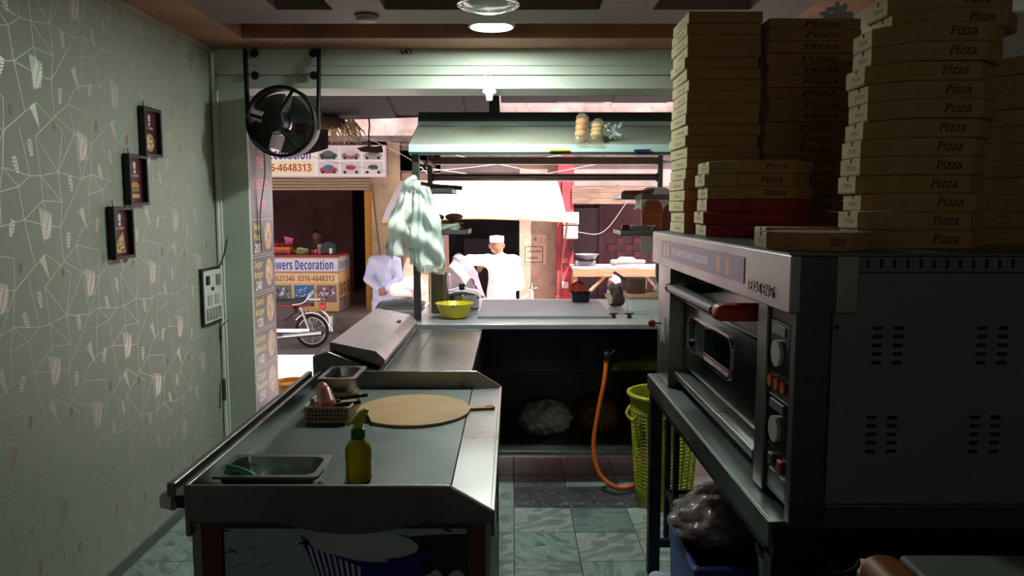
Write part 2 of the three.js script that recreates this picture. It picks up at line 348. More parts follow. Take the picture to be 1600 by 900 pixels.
// wall pictures
{
  const names = ['bowl of shawarma', 'burger', 'pizza slice'], cen = [[1.893, 3.565], [1.672, 3.405], [1.446, 3.253]];
  const place = ['topmost of the three, nearest the window opening', 'middle of the three', 'lowest of the three, nearest the camera'];
  cen.forEach(([y, D], i) => {
    const t = thing('picture_frame', `small dark framed burgundy picture of a ${names[i]} on the papered wall, ${place[i]}`.split(' ').slice(0, 16).join(' '), 'picture', -1.664, y, D, { group: 'framed pictures on the papered wall' });
    const fr = ext([[-0.085, -0.11], [0.085, -0.11], [0.085, 0.11], [-0.085, 0.11]], 0.028, 0.003, [[[-0.07, -0.095], [0.07, -0.095], [0.07, 0.095], [-0.07, 0.095]]]).rotateY(PI / 2);
    part(t, 'frame', fr, mat(0x1c1210, 0.45), 0.015, 0, 0);
    const tx = canvasTex(256, 352, (x, w, h) => {
      x.fillStyle = '#4c1a22'; x.fillRect(0, 0, w, h); x.fillStyle = '#e9dfd6'; x.textAlign = 'center';
      x.beginPath(); x.arc(w / 2, 52, 22, 0, 7); x.fill(); x.fillRect(w / 2 - 18, 66, 36, 20); x.beginPath(); x.arc(w / 2, 108, 17, 0, 7); x.fill();
      x.fillStyle = '#4c1a22'; x.fillRect(w / 2 - 14, 88, 28, 4); x.fillStyle = '#e9dfd6'; x.font = 'bold 24px sans-serif'; x.fillText('Mr. CHEEZY', w / 2, 150);
      if (i === 0) { x.fillStyle = '#c9a878'; x.beginPath(); x.ellipse(w / 2, 260, 72, 74, 0, 0, 7); x.fill(); for (let k = 0; k < 60; k++) { x.fillStyle = ['#e6cfa6', '#a36f3f', '#7a8a4a', '#f2e6cc'][k % 4]; x.beginPath(); x.arc(w / 2 + rr(-55, 55), 260 + rr(-55, 55), rr(6, 15), 0, 7); x.fill(); } }
      if (i === 1) { x.fillStyle = '#c98a45'; x.beginPath(); x.ellipse(w / 2, 235, 68, 45, 0, PI, 0); x.fill(); x.fillStyle = '#b23b22'; x.fillRect(62, 238, 132, 14); x.fillStyle = '#6f9440'; x.fillRect(58, 252, 140, 14); x.fillStyle = '#5d3820'; x.fillRect(62, 266, 132, 20); x.fillStyle = '#d9a55c'; x.fillRect(62, 288, 132, 30); }
      if (i === 2) { x.fillStyle = '#d9b46a'; x.beginPath(); x.moveTo(170, 170); x.lineTo(200, 330); x.lineTo(36, 330); x.quadraticCurveTo(30, 250, 90, 235); x.fill(); for (let k = 0; k < 40; k++) { x.fillStyle = ['#e9d9a0', '#a3482a', '#74803c', '#3c2a1a'][k % 4]; x.beginPath(); x.arc(rr(60, 185), rr(245, 320), rr(4, 11), 0, 7); x.fill(); } }
    });
    const pg = new THREE.PlaneGeometry(0.142, 0.192).rotateY(PI / 2);
    part(t, 'print', pg, mat(0xffffff, 0.35, 0, { map: tx }), 0.008, 0, 0);
    part(t, 'hook', rod(L3(0.01, 0.11, 0.05), L3(0.012, 0.135, 0.06), 0.003), chrome);
  });
}
// switchboard on the left wall
{
  const t = thing('switch_board', 'white electric switch board with black border on the papered wall', 'switchboard', -1.664, 1.07, 4.2);
  part(t, 'border', B(0.016, 0.31, 0.26, 0.003), blackPlastic, 0.008, 0, 0);
  part(t, 'plate', B(0.012, 0.285, 0.236, 0.003), whitePlastic, 0.014, 0, 0);
  for (let i = 0; i < 2; i++) part(t, 'socket', B(0.012, 0.055, 0.055, 0.003), mat(0xb9b6a8, 0.5), 0.02, -0.02, 0.05 - i * 0.1);
  for (let i = 0; i < 5; i++) part(t, 'switch', B(0.016, 0.06, 0.03, 0.004), mat(0xa8a698, 0.45), 0.021, -0.095, 0.085 - i * 0.042);
  part(t, 'fuse', B(0.02, 0.05, 0.035, 0.003), blackPlastic, 0.02, 0.09, 0.075); part(t, 'fuse', B(0.02, 0.06, 0.05, 0.003), mat(0x8d8a7c, 0.5), 0.02, 0.085, -0.07);
  part(t, 'indicator', B(0.014, 0.02, 0.02, 0.003), blackPlastic, 0.02, 0.04, 0.01);
}
one('hanging_wire', 'thin dark wire looping down from the switch board by the door jamb', 'wire', M(tube([L3(0, 0, 0), L3(0.02, 0.06, -0.03), L3(0.05, 0.2, -0.05), L3(0.09, 0.42, -0.06)], 0.004), tube([L3(0, -0.1, -0.02), L3(0.03, -0.14, -0.06), L3(0.035, -0.28, -0.05), L3(0.005, -0.32, -0.02), L3(0.0, -0.4, -0.02)], 0.003), rod(L3(0.012, -0.62, 0), L3(0.02, -0.74, 0.02), 0.01)), mat(0x2a3430, 0.6), -1.655, 1.2, 4.3);
// fan hung from the lintel
{
  const t = thing('exhaust_fan', 'black round exhaust fan hung on two straps from the lintel', 'fan', -1.235, 2.01, 4.22);
  const ring = lathe([[0.172, -0.05], [0.19, -0.05], [0.19, 0.05], [0.172, 0.05], [0.172, -0.05]], 48).rotateX(PI / 2);
  part(t, 'ring', ring, blackIron);
  part(t, 'motor', lathe([[0, 0.085], [0.05, 0.085], [0.06, 0.07], [0.06, -0.05], [0.03, -0.07], [0, -0.07]], 28).rotateX(PI / 2), blackIron, -0.03, 0.0, 0.02);
  part(t, 'motor_band', lathe([[0.061, 0.0], [0.066, 0.0], [0.066, -0.03], [0.061, -0.03]], 28).rotateX(PI / 2), steel, -0.03, 0.0, -0.01);
  for (const a of [PI * 0.93, -1.05, 1.2]) part(t, 'spoke', rod(L3(-0.03 + 0.05 * Math.cos(a), 0.05 * Math.sin(a), 0.03), L3(0.18 * Math.cos(a), 0.18 * Math.sin(a), 0.03), 0.009), blackIron);
  for (let i = 0; i < 4; i++) {
    const b = para((u, v, o) => { const r = 0.05 + u * 0.11, a = (v - 0.5) * (0.75 + 0.5 * u); o.set(r * Math.cos(a), r * Math.sin(a), -0.04 + (v - 0.5) * 0.06 * (1 - 0.3 * u)); }, 8, 8);
    const m = part(t, 'blade', b, mat(0x6b7370, 0.4, 0.6, { side: THREE.DoubleSide }), -0.02, 0, 0); m.rotation.z = 0.5 + i * PI / 2;
  }
  for (const [s, x] of [[-1, -0.225], [1, 0.18]]) {
    part(t, 'strap', M(rod(L3(x, 0.40, -0.09), L3(s * 0.19, 0.02, 0), 0.013, 0.013, 6), rod(L3(s * 0.19, 0.03, 0), L3(s * 0.184, -0.04, 0), 0.013, 0.013, 6)), blackIron);
    for (const y of [0.385, 0.265]) part(t, 'bolt', M(new THREE.TorusGeometry(0.016, 0.008, 8, 16), ball(0.008, 0.008, 0.008, 8)), blackIron, x + (s < 0 ? 0.045 : -0.035), y, -0.105);
  }
}
// small hook and hanging holder on the lintel
one('wall_hook', 'bent wire hook screwed into the lintel between fan and lamp', 'hook', M(tube([L3(-0.03, 0.01, 0.004), L3(-0.02, -0.012, 0.01), L3(0.0, 0.01, 0.012), L3(0.02, 0.012, 0.01), L3(0.03, -0.012, 0.01)], 0.003), ball(0.008, 0.008, 0.008, 8)), blackIron, -0.58, 2.40, 4.325);
{
  const t = thing('bulb_holder', 'white bulb holder dangling on wires from the lintel below the lamp', 'holder', -0.125, 2.21, 4.33);
  part(t, 'wires', M(tube([L3(-0.03, 0.075, 0.01), L3(-0.01, 0.03, 0.02), L3(-0.005, 0, 0.015)], 0.0025), tube([L3(0.01, 0.08, 0.01), L3(0.008, 0.03, 0.02), L3(0.005, 0, 0.015)], 0.0025)), whitePlastic);
  part(t, 'cap', lathe([[0, 0.01], [0.035, 0.008], [0.04, -0.01], [0.022, -0.022], [0.018, -0.05], [0.01, -0.055], [0, -0.055]], 20), whitePlastic, 0, -0.02, 0.015);
}
// menu banner
{
  const tx = canvasTex(512, 2048, (x, w, h) => {
    x.fillStyle = '#231a1e'; x.fillRect(0, 0, w, h); x.textAlign = 'center';
    x.fillStyle = '#e8e2d8'; x.beginPath(); x.ellipse(250, 95, 90, 70, 0.2, 0, 7); x.fill(); x.fillStyle = '#d8674a'; x.beginPath(); x.ellipse(180, 40, 80, 45, 0, 0, 7); x.fill();
    x.fillStyle = '#c6382f'; x.font = 'bold 92px sans-serif'; x.fillText('THE', w / 2, 285); x.fillText('CHEEZY', w / 2, 420, 430); x.fillText('BITE', w / 2, 550);
    const items = [['Small', 'Pizza', '200'], ['Zinger', 'Burger', '240'], ['Shami', 'Burger', '120'], ['Chicken', 'Shawarma', '140'], ['Zinger', 'Shawarma', '250'], ['Loaded', 'Fries', '180']];
    items.forEach(([a, b, c], i) => {
      const y = 610 + i * 238; x.strokeStyle = '#b9b2ac'; x.lineWidth = 4; x.strokeRect(28, y, w - 56, 222);
      x.fillStyle = '#d8cf3a'; x.font = 'bold 58px sans-serif'; x.fillText(a, 150, y + 66, 210); x.fillText(b, 150, y + 130, 230); x.fillStyle = '#eae6e0'; x.font = 'bold 78px sans-serif'; x.fillText(c, 150, y + 208);
      x.fillStyle = '#c9a070'; x.beginPath(); x.ellipse(380, y + 110, 80, 90, 0, 0, 7); x.fill(); for (let k = 0; k < 30; k++) { x.fillStyle = ['#e0c394', '#9a6b42', '#b98a58'][k % 3]; x.beginPath(); x.arc(380 + rr(-55, 55), y + 110 + rr(-65, 65), rr(6, 16), 0, 7); x.fill(); }
    });
  });
  const t = thing('menu_banner', 'tall black menu banner with red title and prices on the door jamb', 'banner', -1.575, 0.08, 4.79);
  part(t, 'board', B(0.02, 2.0, 0.47, 0.003), mat(0x161214, 0.6), 0.01, 1.0, 0);
  part(t, 'print', new THREE.PlaneGeometry(0.452, 1.98).rotateY(PI / 2), mat(0xffffff, 0.35, 0, { map: tx }), 0.0215, 1.0, 0);
  part(t, 'stand_wire', tube([L3(0.03, 1.95, -0.02), L3(0.05, 1.7, 0.0), L3(0.03, 1.45, 0.05), L3(0.03, 1.2, 0.06)], 0.004), mat(0x4a4a4a, 0.6));
}

// ---------- prep counter nearest the camera ----------
const posterMat = mat(0xffffff, 0.3, 0, { map: canvasTex(1024, 1024, (x, w, h) => {
  x.fillStyle = '#9fb0b2'; x.fillRect(0, 0, w, h);
  for (let i = 0; i < 60; i++) { x.fillStyle = ['#c2cdcc', '#7f9294', '#1d2426'][i % 3]; x.beginPath(); x.ellipse(rr(0, w), rr(0, 260), rr(6, 40), rr(2, 7), rr(-0.4, 0.4), 0, 7); x.fill(); }
  x.fillStyle = '#15191b'; x.beginPath(); x.moveTo(620, 60); x.quadraticCurveTo(760, 20, 1024, 20); x.lineTo(1024, 190); x.quadraticCurveTo(980, 120, 930, 200); x.quadraticCurveTo(900, 130, 870, 170); x.quadraticCurveTo(760, 210, 700, 130); x.fill();
  x.fillStyle = '#161d72'; x.beginPath(); x.moveTo(320, 20); x.quadraticCurveTo(560, 190, 850, 90); x.lineTo(700, 420); x.quadraticCurveTo(560, 470, 470, 380); x.fill();
  x.fillStyle = '#b9c4c6'; for (let i = 0; i < 9; i++) { x.beginPath(); x.moveTo(350 + i * 26, 60 + i * 10); x.lineTo(364 + i * 26, 66 + i * 10); x.lineTo(480 + i * 14, 440); x.lineTo(470 + i * 14, 440); x.fill(); }
  x.fillStyle = '#aebaba'; x.beginPath(); x.ellipse(590, 60, 230, 55, 0.05, 0, 7); x.fill();
  x.fillStyle = '#8d9a9a'; x.beginPath(); x.moveTo(0, 420); x.lineTo(w, 470); x.lineTo(w, h); x.lineTo(0, h); x.fill();
}) });
{
  const t = thing('prep_counter', 'low-walled stainless steel prep counter nearest the camera, with printed front panel', 'counter', -0.4, 0, 2.34);
  const DN = 1.714, DF = 2.96, XL = -0.752, XR = -0.046, H0 = 0.85, HT = 0.915;
  wpart(t, 'work_plate', Bx(XL, -0.155, H0 - 0.03, H0, DN + 0.006, DF - 0.006, 0.002), steelWork);
  const hole = rrect(0.032, 0.05, 0.008, 4, -0.128, -(DN + 0.09));
  const stripG = new THREE.ExtrudeGeometry(shape([[-0.152, -DF + 0.006], [XR, -DF + 0.006], [XR, -DN - 0.006], [-0.152, -DN - 0.006]], [hole]), { depth: 0.03, bevelEnabled: false });
  stripG.rotateX(PI / 2); stripG.scale(1, 1, 1); stripG.translate(0, H0, 0);
  wpart(t, 'edge_strip', boxUV(stripG), steel);
  wpart(t, 'edge_lip', Bx(XR - 0.004, XR + 0.006, H0 - 0.06, H0 + 0.004, DN + 0.004, DF - 0.004, 0.002), steel);
  // near guard: top edge runs level then slopes down to the worker's side, lower edge sags
  const near = [[XL, HT], [-0.145, HT], [XR + 0.004, H0 + 0.004], [XR + 0.004, H0 - 0.02], [-0.16, H0 - 0.022]];
  for (let i = 0; i <= 10; i++) near.push([-0.2 - i * 0.035, H0 - 0.022 - 0.03 * Math.sin(i / 10 * PI)]);
  near.push([XL, H0 - 0.02]);
  wpart(t, 'near_guard', ext(near, 0.014, 0.003).translate(0, 0, -DN), steel);
  wpart(t, 'far_guard', ext([[XL, HT], [-0.14, HT], [XR + 0.004, H0 + 0.004], [XR + 0.004, H0 - 0.03], [XL, H0 - 0.03]], 0.012, 0.002).translate(0, 0, -DF), steel);
  wpart(t, 'side_guard', Bx(XL - 0.006, XL + 0.006, H0 - 0.06, HT, DN, DF, 0.003), steel);
  wpart(t, 'outer_rail', Bx(XL - 0.05, XL - 0.03, HT - 0.045, HT, DN + 0.01, DF, 0.004), steel);
  wpart(t, 'rail_channel', Bx(XL - 0.03, XL - 0.004, HT - 0.06, HT - 0.03, DN + 0.01, DF, 0.002), blackIron);
  wpart(t, 'valve', M(rod(V(XL - 0.04, 0.868, DN + 0.03), V(XL - 0.068, 0.868, DN + 0.03), 0.026, 0.02, 14)), whitePlastic);
  const body = mat(0x35393a, 0.5, 0.4);
  wpart(t, 'body', M(Bx(XL + 0.005, XR - 0.01, 0.1, H0 - 0.03, DN + 0.05, DF - 0.01)), body);
  wpart(t, 'poster_panel', Bx(-0.685, -0.105, 0.12, 0.798, DN + 0.036, DN + 0.05), mat(0x24211f, 0.6));
  const pp = new THREE.PlaneGeometry(0.575, 0.67); pp.translate(-0.395, 0.46, -DN - 0.0355); wpart(t, 'poster', pp, posterMat);
  const frameM = mat(0x5a2f28, 0.5);
  wpart(t, 'frame_strip', Bx(-0.735, -0.687, 0.1, 0.825, DN + 0.03, DN + 0.05), frameM);
  wpart(t, 'frame_strip', Bx(-0.103, -0.062, 0.1, 0.825, DN + 0.03, DN + 0.05), frameM);
  wpart(t, 'frame_strip', Bx(-0.687, -0.103, 0.8, 0.825, DN + 0.03, DN + 0.05), mat(0x2a2420, 0.5));
  for (const x of [XL + 0.01, XR - 0.02]) for (const D of [DN + 0.045, DF - 0.03]) wpart(t, 'leg', Bx(x - 0.014, x + 0.014, 0, 0.83, D - 0.014, D + 0.014), mat(0x9a9c92, 0.5, 0.5));
}
// ---------- second counter with hinged-lid topping hopper ----------
{
  const t = thing('topping_counter', 'stainless topping counter with sloped closed lid between prep counter and hotplate cart', 'counter', -0.45, 0, 3.6);
  wpart(t, 'worktop', Bx(-0.555, -0.165, 0.85, 0.885, 2.985, 4.17, 0.003), steel);
  wpart(t, 'top_strip', Bx(-0.51, -0.425, 0.885, 0.889, 2.99, 4.15, 0.001), steel);
  wpart(t, 'hopper', ext([[-0.79, 0.80], [-0.79, 0.965], [-0.73, 0.985], [-0.515, 0.90], [-0.515, 0.80]], 1.1, 0.004).translate(0, 0, -3.545), steel);
  const lid = wpart(t, 'lid', ext([[-0.728, 0.988], [-0.728, 1.012], [-0.722, 1.018], [-0.545, 0.982], [-0.507, 0.945], [-0.51, 0.928], [-0.53, 0.922]], 1.06, 0.005).translate(0, 0, -3.55), steelMirrorLight());
  part(lid, 'handle', B(0.02, 0.012, 0.05, 0.004), blackPlastic, -0.565 + 0.45, 0.985, -3.8 + 3.6 + 0.0);
  wpart(t, 'body', Bx(-0.775, -0.175, 0.08, 0.85, 3.0, 4.15), mat(0x3c4142, 0.45, 0.6));
  for (const x of [-0.75, -0.2]) for (const D of [3.03, 4.1]) wpart(t, 'foot', rod(V(x, 0, D), V(x, 0.09, D), 0.02), blackIron);
}
function steelMirrorLight() { return mat(0xc6c6ca, 0.4, 0.7, { roughnessMap: brushed, map: smear }); }

// ---------- things on the prep counter ----------
{
  const t = thing('pizza_peel', 'round pale wooden pizza peel with short handle lying on the prep counter', 'peel', -0.34, 0.8505, 2.6);
  const R = 0.195, pts = []; const hw = 0.02;
  for (let i = 0; i <= 48; i++) { const a = 0.12 + i / 48 * (2 * PI - 0.24); pts.push([R * Math.cos(a), R * 1.06 * Math.sin(a)]); }
  pts.push([R + 0.035, -hw], [0.27, -hw * 0.95], [0.282, -hw * 0.5], [0.282, hw * 0.5], [0.27, hw * 0.95], [R + 0.035, hw]);
  const g = ext(pts, 0.009, 0.002, [ell(0.014, 0.007, 14, 0.262, 0)]).rotateX(-PI / 2);
  part(t, 'board', g, mat(0xffffff, 0.55, 0, { map: rep(dataTex(128, 128, (u, v) => { const n = fbm(u, v, 4, 15, 4); return grey(206, 160, 104, 0.88 + 0.22 * n); }), 2, 2) }), 0, 0.0045, 0); t.rotation.y = 0.14;
}
{
  const t = thing('spray_bottle', 'yellow spray bottle with green trigger on the prep counter', 'bottle', -0.396, 0.85, 1.925);
  const yel = mat(0xc9b416, 0.2, 0, { transmission: 0.35, thickness: 0.02, ior: 1.4 }), gr = mat(0x14702c, 0.35), yg = mat(0xb5bd22, 0.35);
  part(t, 'body', lathe([[0, 0.002], [0.03, 0.002], [0.034, 0.008], [0.0325, 0.02], [0.034, 0.035], [0.0325, 0.045], [0.0345, 0.06], [0.0345, 0.078], [0.032, 0.092], [0.024, 0.104], [0.0155, 0.11], [0.0155, 0.12], [0, 0.12]], 32), yel);
  part(t, 'collar', lathe([[0, 0.112], [0.0175, 0.112], [0.0185, 0.118], [0.0185, 0.132], [0.015, 0.138], [0, 0.138]], 24), gr);
  const hd = part(t, 'spray_head', ext([[-0.012, 0.136], [0.012, 0.136], [0.013, 0.15], [0.024, 0.172], [0.03, 0.187], [0.02, 0.189], [0.004, 0.182], [-0.014, 0.162], [-0.02, 0.155], [-0.02, 0.15], [-0.01, 0.15]], 0.022, 0.004), yg);
  part(hd, 'nozzle', rod(L3(-0.02, 0.153, 0), L3(-0.03, 0.149, 0), 0.006), yg);
  part(t, 'trigger', ext([[0.014, 0.168], [0.026, 0.172], [0.031, 0.16], [0.04, 0.142], [0.034, 0.14], [0.022, 0.153]], 0.012, 0.002), gr);
  t.rotation.y = 0.2;
}
function gnPan(name, label, x, y, D, w, d, h, o = {}) {
  const t = thing(name, label, 'pan', x, y, D, o);
  part(t, 'tray', panGeo([[w - 0.008, d - 0.008, 0.02, h - 0.001], [w - 0.022, d - 0.022, 0.03, 0.0], [0.001, 0.001, 0.0005, 0.0]].reverse().concat([[w, d, 0.012, h - 0.006], [w, d, 0.012, h], [w - 0.016, d - 0.016, 0.03, h], [w - 0.028, d - 0.028, 0.035, 0.004], [0.002, 0.002, 0.001, 0.004]])), o.m ?? steel);
  return t;
}
gnPan('steel_pan', 'large shallow steel pan at the near left corner of the prep counter', -0.6, 0.8505, 1.885, 0.13, 0.085, 0.052);
one('spoon', 'turquoise handled spoon resting in the large steel pan', 'spoon', M(tube([L3(-0.075, 0.028, 0.01), L3(-0.03, 0.02, 0.02), L3(0.03, -0.008, 0.035)], 0.0075), ball(0.025, 0.006, 0.018, 12).translate(0.06, -0.016, 0.04)), mat(0x2f9c86, 0.45), -0.632, 0.883, 1.86);
{
  const t = gnPan('steel_pan', 'small deep steel pan with food scraps behind the wire basket', -0.62, 0.8505, 2.772, 0.068, 0.11, 0.1);
  const f = []; for (let i = 0; i < 26; i++) f.push(ball(rr(0.01, 0.018), 0.01, rr(0.008, 0.016), 7).translate(rr(-0.03, 0.03), rr(0.012, 0.035), rr(-0.07, 0.07)));
  part(t, 'food_scraps', M(f), mat(0x8a5326, 0.6));
}
{
  const t = thing('plastic_basket', 'beige perforated basket holding a wrapped red roll and black spoons', 'basket', -0.605, 0.8505, 2.55);
  const bm = mat(0xb09a78, 0.5), W = 0.075, Dp = 0.1, H = 0.055;
  part(t, 'rim', panGeo([[W, Dp, 0.02, H - 0.008], [W + 0.004, Dp + 0.004, 0.02, H - 0.004], [W, Dp, 0.02, H], [W - 0.005, Dp - 0.005, 0.02, H - 0.003], [W - 0.006, Dp - 0.006, 0.02, H - 0.012]]).toNonIndexed?.() ?? null, bm);
  const holes = []; const face = (len) => { const hs = []; for (let i = 0; i < Math.floor(len / 0.012); i++) for (let j = 0; j < 3; j++) hs.push(rrect(0.008, 0.008, 0.002, 2, -len / 2 + 0.011 + i * 0.012, -0.014 + j * 0.0125)); return hs; };
  const wall = (len) => ext([[-len / 2, -H / 2], [len / 2, -H / 2], [len / 2, H / 2 - 0.006], [-len / 2, H / 2 - 0.006]], 0.004, 0, face(len));
  part(t, 'side', wall(2 * W - 0.01), bm, 0, H / 2, Dp - 0.004); part(t, 'side', wall(2 * W - 0.01), bm, 0, H / 2, -Dp + 0.004);
  part(t, 'side', wall(2 * Dp - 0.01).rotateY(PI / 2), bm, W - 0.004, H / 2, 0); part(t, 'side', wall(2 * Dp - 0.01).rotateY(PI / 2), bm, -W + 0.004, H / 2, 0);
  part(t, 'bottom', B(2 * W - 0.01, 0.004, 2 * Dp - 0.01), bm, 0, 0.002, 0);
}
one('wrapped_roll', 'red wrapped sausage roll standing in the perforated basket', 'food', sdfGeo([cap([0, 0, 0.03], [-0.03, 0.045, -0.045], 0.026, 0.022), cap([-0.03, 0.045, -0.045], [-0.032, 0.056, -0.055], 0.013, 0.008), cap([0.012, 0.01, 0.02], [-0.012, 0.04, -0.02], 0.018, 0.018)], L3(-0.09, -0.06, -0.11), L3(0.06, 0.1, 0.09), 56, 0.012), mat(0x9c4a40, 0.3, 0, { clearcoat: 0.6 }), -0.617, 0.89, 2.53);
for (const [i, dx] of [[0, 0.0], [1, 0.03]]) one('serving_spoon', ['black handled spoon lying across the basket next to the red roll', 'second black spoon at the right side of the perforated basket'][i], 'spoon', M(rod(L3(-0.045, 0.0, 0), L3(0.06, 0.012, -0.012), 0.006), ball(0.026, 0.008, 0.018, 12).translate(-0.055, -0.003, 0)), mat(0x17191a, 0.25, 0.4), -0.565 + dx * 0.4, 0.893 + dx * 0.3, 2.5 + i * 0.06);

// ---------- hotplate cart with canopy ----------
{
  const t = thing('hotplate_cart', 'stainless steel food cart with hotplate, posts and sloped canopy facing the street', 'cart', 0.23, 0, 4.8);
  const X0 = -0.56, X1 = 1.02, D0 = 4.2, D1 = 5.4;
  wpart(t, 'worktop', Bx(X0, X1, 0.882, 0.91, D0, D1, 0.004), steelTop());
  wpart(t, 'hotplate', Bx(-0.2, 0.585, 0.91, 0.926, 4.43, 5.22, 0.003), mat(0xb0aeb6, 0.5, 0.4, { map: smear }));
  wpart(t, 'edge_trim', Bx(-0.53, -0.17, 0.868, 0.884, D0 - 0.01, D0 + 0.01, 0.003), steelDull);
  wpart(t, 'front_panel', Bx(-0.165, X1, 0.647, 0.88, D0 + 0.012, D0 + 0.03, 0.002), mat(0x4a4d50, 0.14, 1));
  wpart(t, 'back_panel', Bx(X0, X1, 0.17, 0.882, D1 - 0.03, D1), steelDull);
  wpart(t, 'side_panel', Bx(X0, X0 + 0.02, 0.17, 0.882, D0 + 0.02, D1), steelDull);
  wpart(t, 'side_panel', Bx(X1 - 0.02, X1, 0.17, 0.882, D0 + 0.02, D1), steelDull);
  wpart(t, 'under_shelf', Bx(X0, X1, 0.165, 0.19, D0, D1, 0.003), steelDull);
  for (const x of [X0 + 0.025, X1 - 0.025]) for (const D of [D0 + 0.03, D1 - 0.03]) wpart(t, 'leg', Bx(x - 0.018, x + 0.018, 0, 0.17, D - 0.018, D + 0.018), blackIron);
  wpart(t, 'post', Bx(X0 - 0.005, X0 + 0.035, 0.885, 1.87, 4.38, 4.42, 0.003), steelDull); wpart(t, 'post', Bx(X1 - 0.035, X1 + 0.005, 0.885, 1.87, 4.38, 4.42, 0.003), steelDull);
  wpart(t, 'post', Bx(-0.575, -0.54, 0.9, 1.95, 5.265, 5.3, 0.003), steelDull); wpart(t, 'post', Bx(0.99, 1.025, 0.9, 1.95, 5.265, 5.3, 0.003), steelDull);
  const film = mat(0xc2dedc, 0.4, 0.15), sheetM = mat(0xb0b4a6, 0.6, 0.2, { map: smear });
  const C0 = -0.578, C1 = 1.04;
  const slope = new THREE.BoxGeometry(C1 - C0, 0.006, 0.475); slope.rotateX(Math.atan2(0.15, 0.45)); slope.translate((C0 + C1) / 2, 1.977, -4.575); wpart(t, 'canopy_slope', boxUV(slope), sheetM);
  wpart(t, 'canopy_lip', Bx(C0, C1, 1.86, 1.903, 4.342, 4.35, 0.002), film);
  wpart(t, 'canopy_riser', Bx(C0, C1, 2.052, 2.08, 4.8, 4.806, 0.001), film);
  wpart(t, 'canopy_beam', Bx(-0.59, 1.05, 2.1, 2.15, 4.92, 4.98, 0.004), mat(0x2d3a34, 0.5, 0.4));
  wpart(t, 'canopy_top', Bx(C0, C1, 2.078, 2.1, 4.8, 4.98, 0.002), mat(0x2d3a34, 0.5, 0.4));
  wpart(t, 'canopy_cheek', ext([[4.345, 1.86], [4.345, 1.905], [4.805, 2.055], [4.805, 2.03]], 0.006).rotateY(PI / 2).translate(C0, 0, 0), steelDull);
  wpart(t, 'bottom_trim', Bx(C0, C1, 1.848, 1.862, 4.342, 4.42, 0.002), mat(0x2c4440, 0.5, 0.4));
  wpart(t, 'rear_rail', Bx(-0.57, 1.02, 1.845, 1.893, 5.26, 5.305, 0.004), mat(0x8a7672, 0.3, 1));
  wpart(t, 'rear_rod', rod(V(-0.53, 1.757, 5.28), V(0.985, 1.757, 5.28), 0.026, 0.026, 16), mat(0x94807c, 0.22, 1));
  for (const x of [-0.533, 0.986]) wpart(t, 'rod_cap', ball(0.014, 0.03, 0.03, 12).translate(x, 1.757, -5.28), blackPlastic);
  for (const s of [0, 1]) wpart(t, 'canopy_strut', tube([V(s ? 1.03 : -0.56, 1.87, 4.42), V(s ? 1.03 : -0.56, 1.83, 4.7), V(s ? 1.02 : -0.555, 1.86, 5.27)], 0.012), steelDull);
  wpart(t, 'bent_bracket', tube([V(-0.555, 1.80, 4.9), V(-0.545, 1.83, 4.9), V(-0.52, 1.83, 5.2)], 0.012), mat(0x6b4a42, 0.6));
  const tray = (x0, x1, y, d0, d1) => { const h = 0.03; return M(Bx(x0, x1, y, y + 0.004, d0, d1), Bx(x0, x1, y, y + h, d0, d0 + 0.004), Bx(x0, x1, y, y + h, d1 - 0.004, d1), Bx(x0, x0 + 0.004, y, y + h, d0, d1), Bx(x1 - 0.004, x1, y, y + h, d0, d1)); };
  wpart(t, 'tray_shelf', tray(-0.545, -0.35, 1.635, 4.5, 4.9), steelDull);
  wpart(t, 'tray_shelf', tray(-0.545, -0.262, 1.39, 4.58, 4.98), steelDull);
  wpart(t, 'tray_shelf', tray(0.65, 1.01, 1.60, 4.6, 4.95), steelDull);
  wpart(t, 'tray_shelf', tray(0.65, 1.01, 1.385, 4.6, 4.95), steelDull);
  for (const x of [0.593, 0.685]) { const k = wpart(t, 'burner_knob', rod(V(x, 0.91, 4.44), V(x, 0.935, 4.44), 0.014, 0.012, 14), blackPlastic); part(k, 'handle_bar', B(0.055, 0.008, 0.012, 0.003), blackPlastic, k.geometry.boundingBox ? 0 : x - 0.23, 0.937, -4.44 + 4.8).rotation.y = x < 0.6 ? 0.5 : 0.0; }
}
function steelTop() { return mat(0xd8d8e0, 0.55, 0.5, { roughnessMap: brushed, map: smear }); }
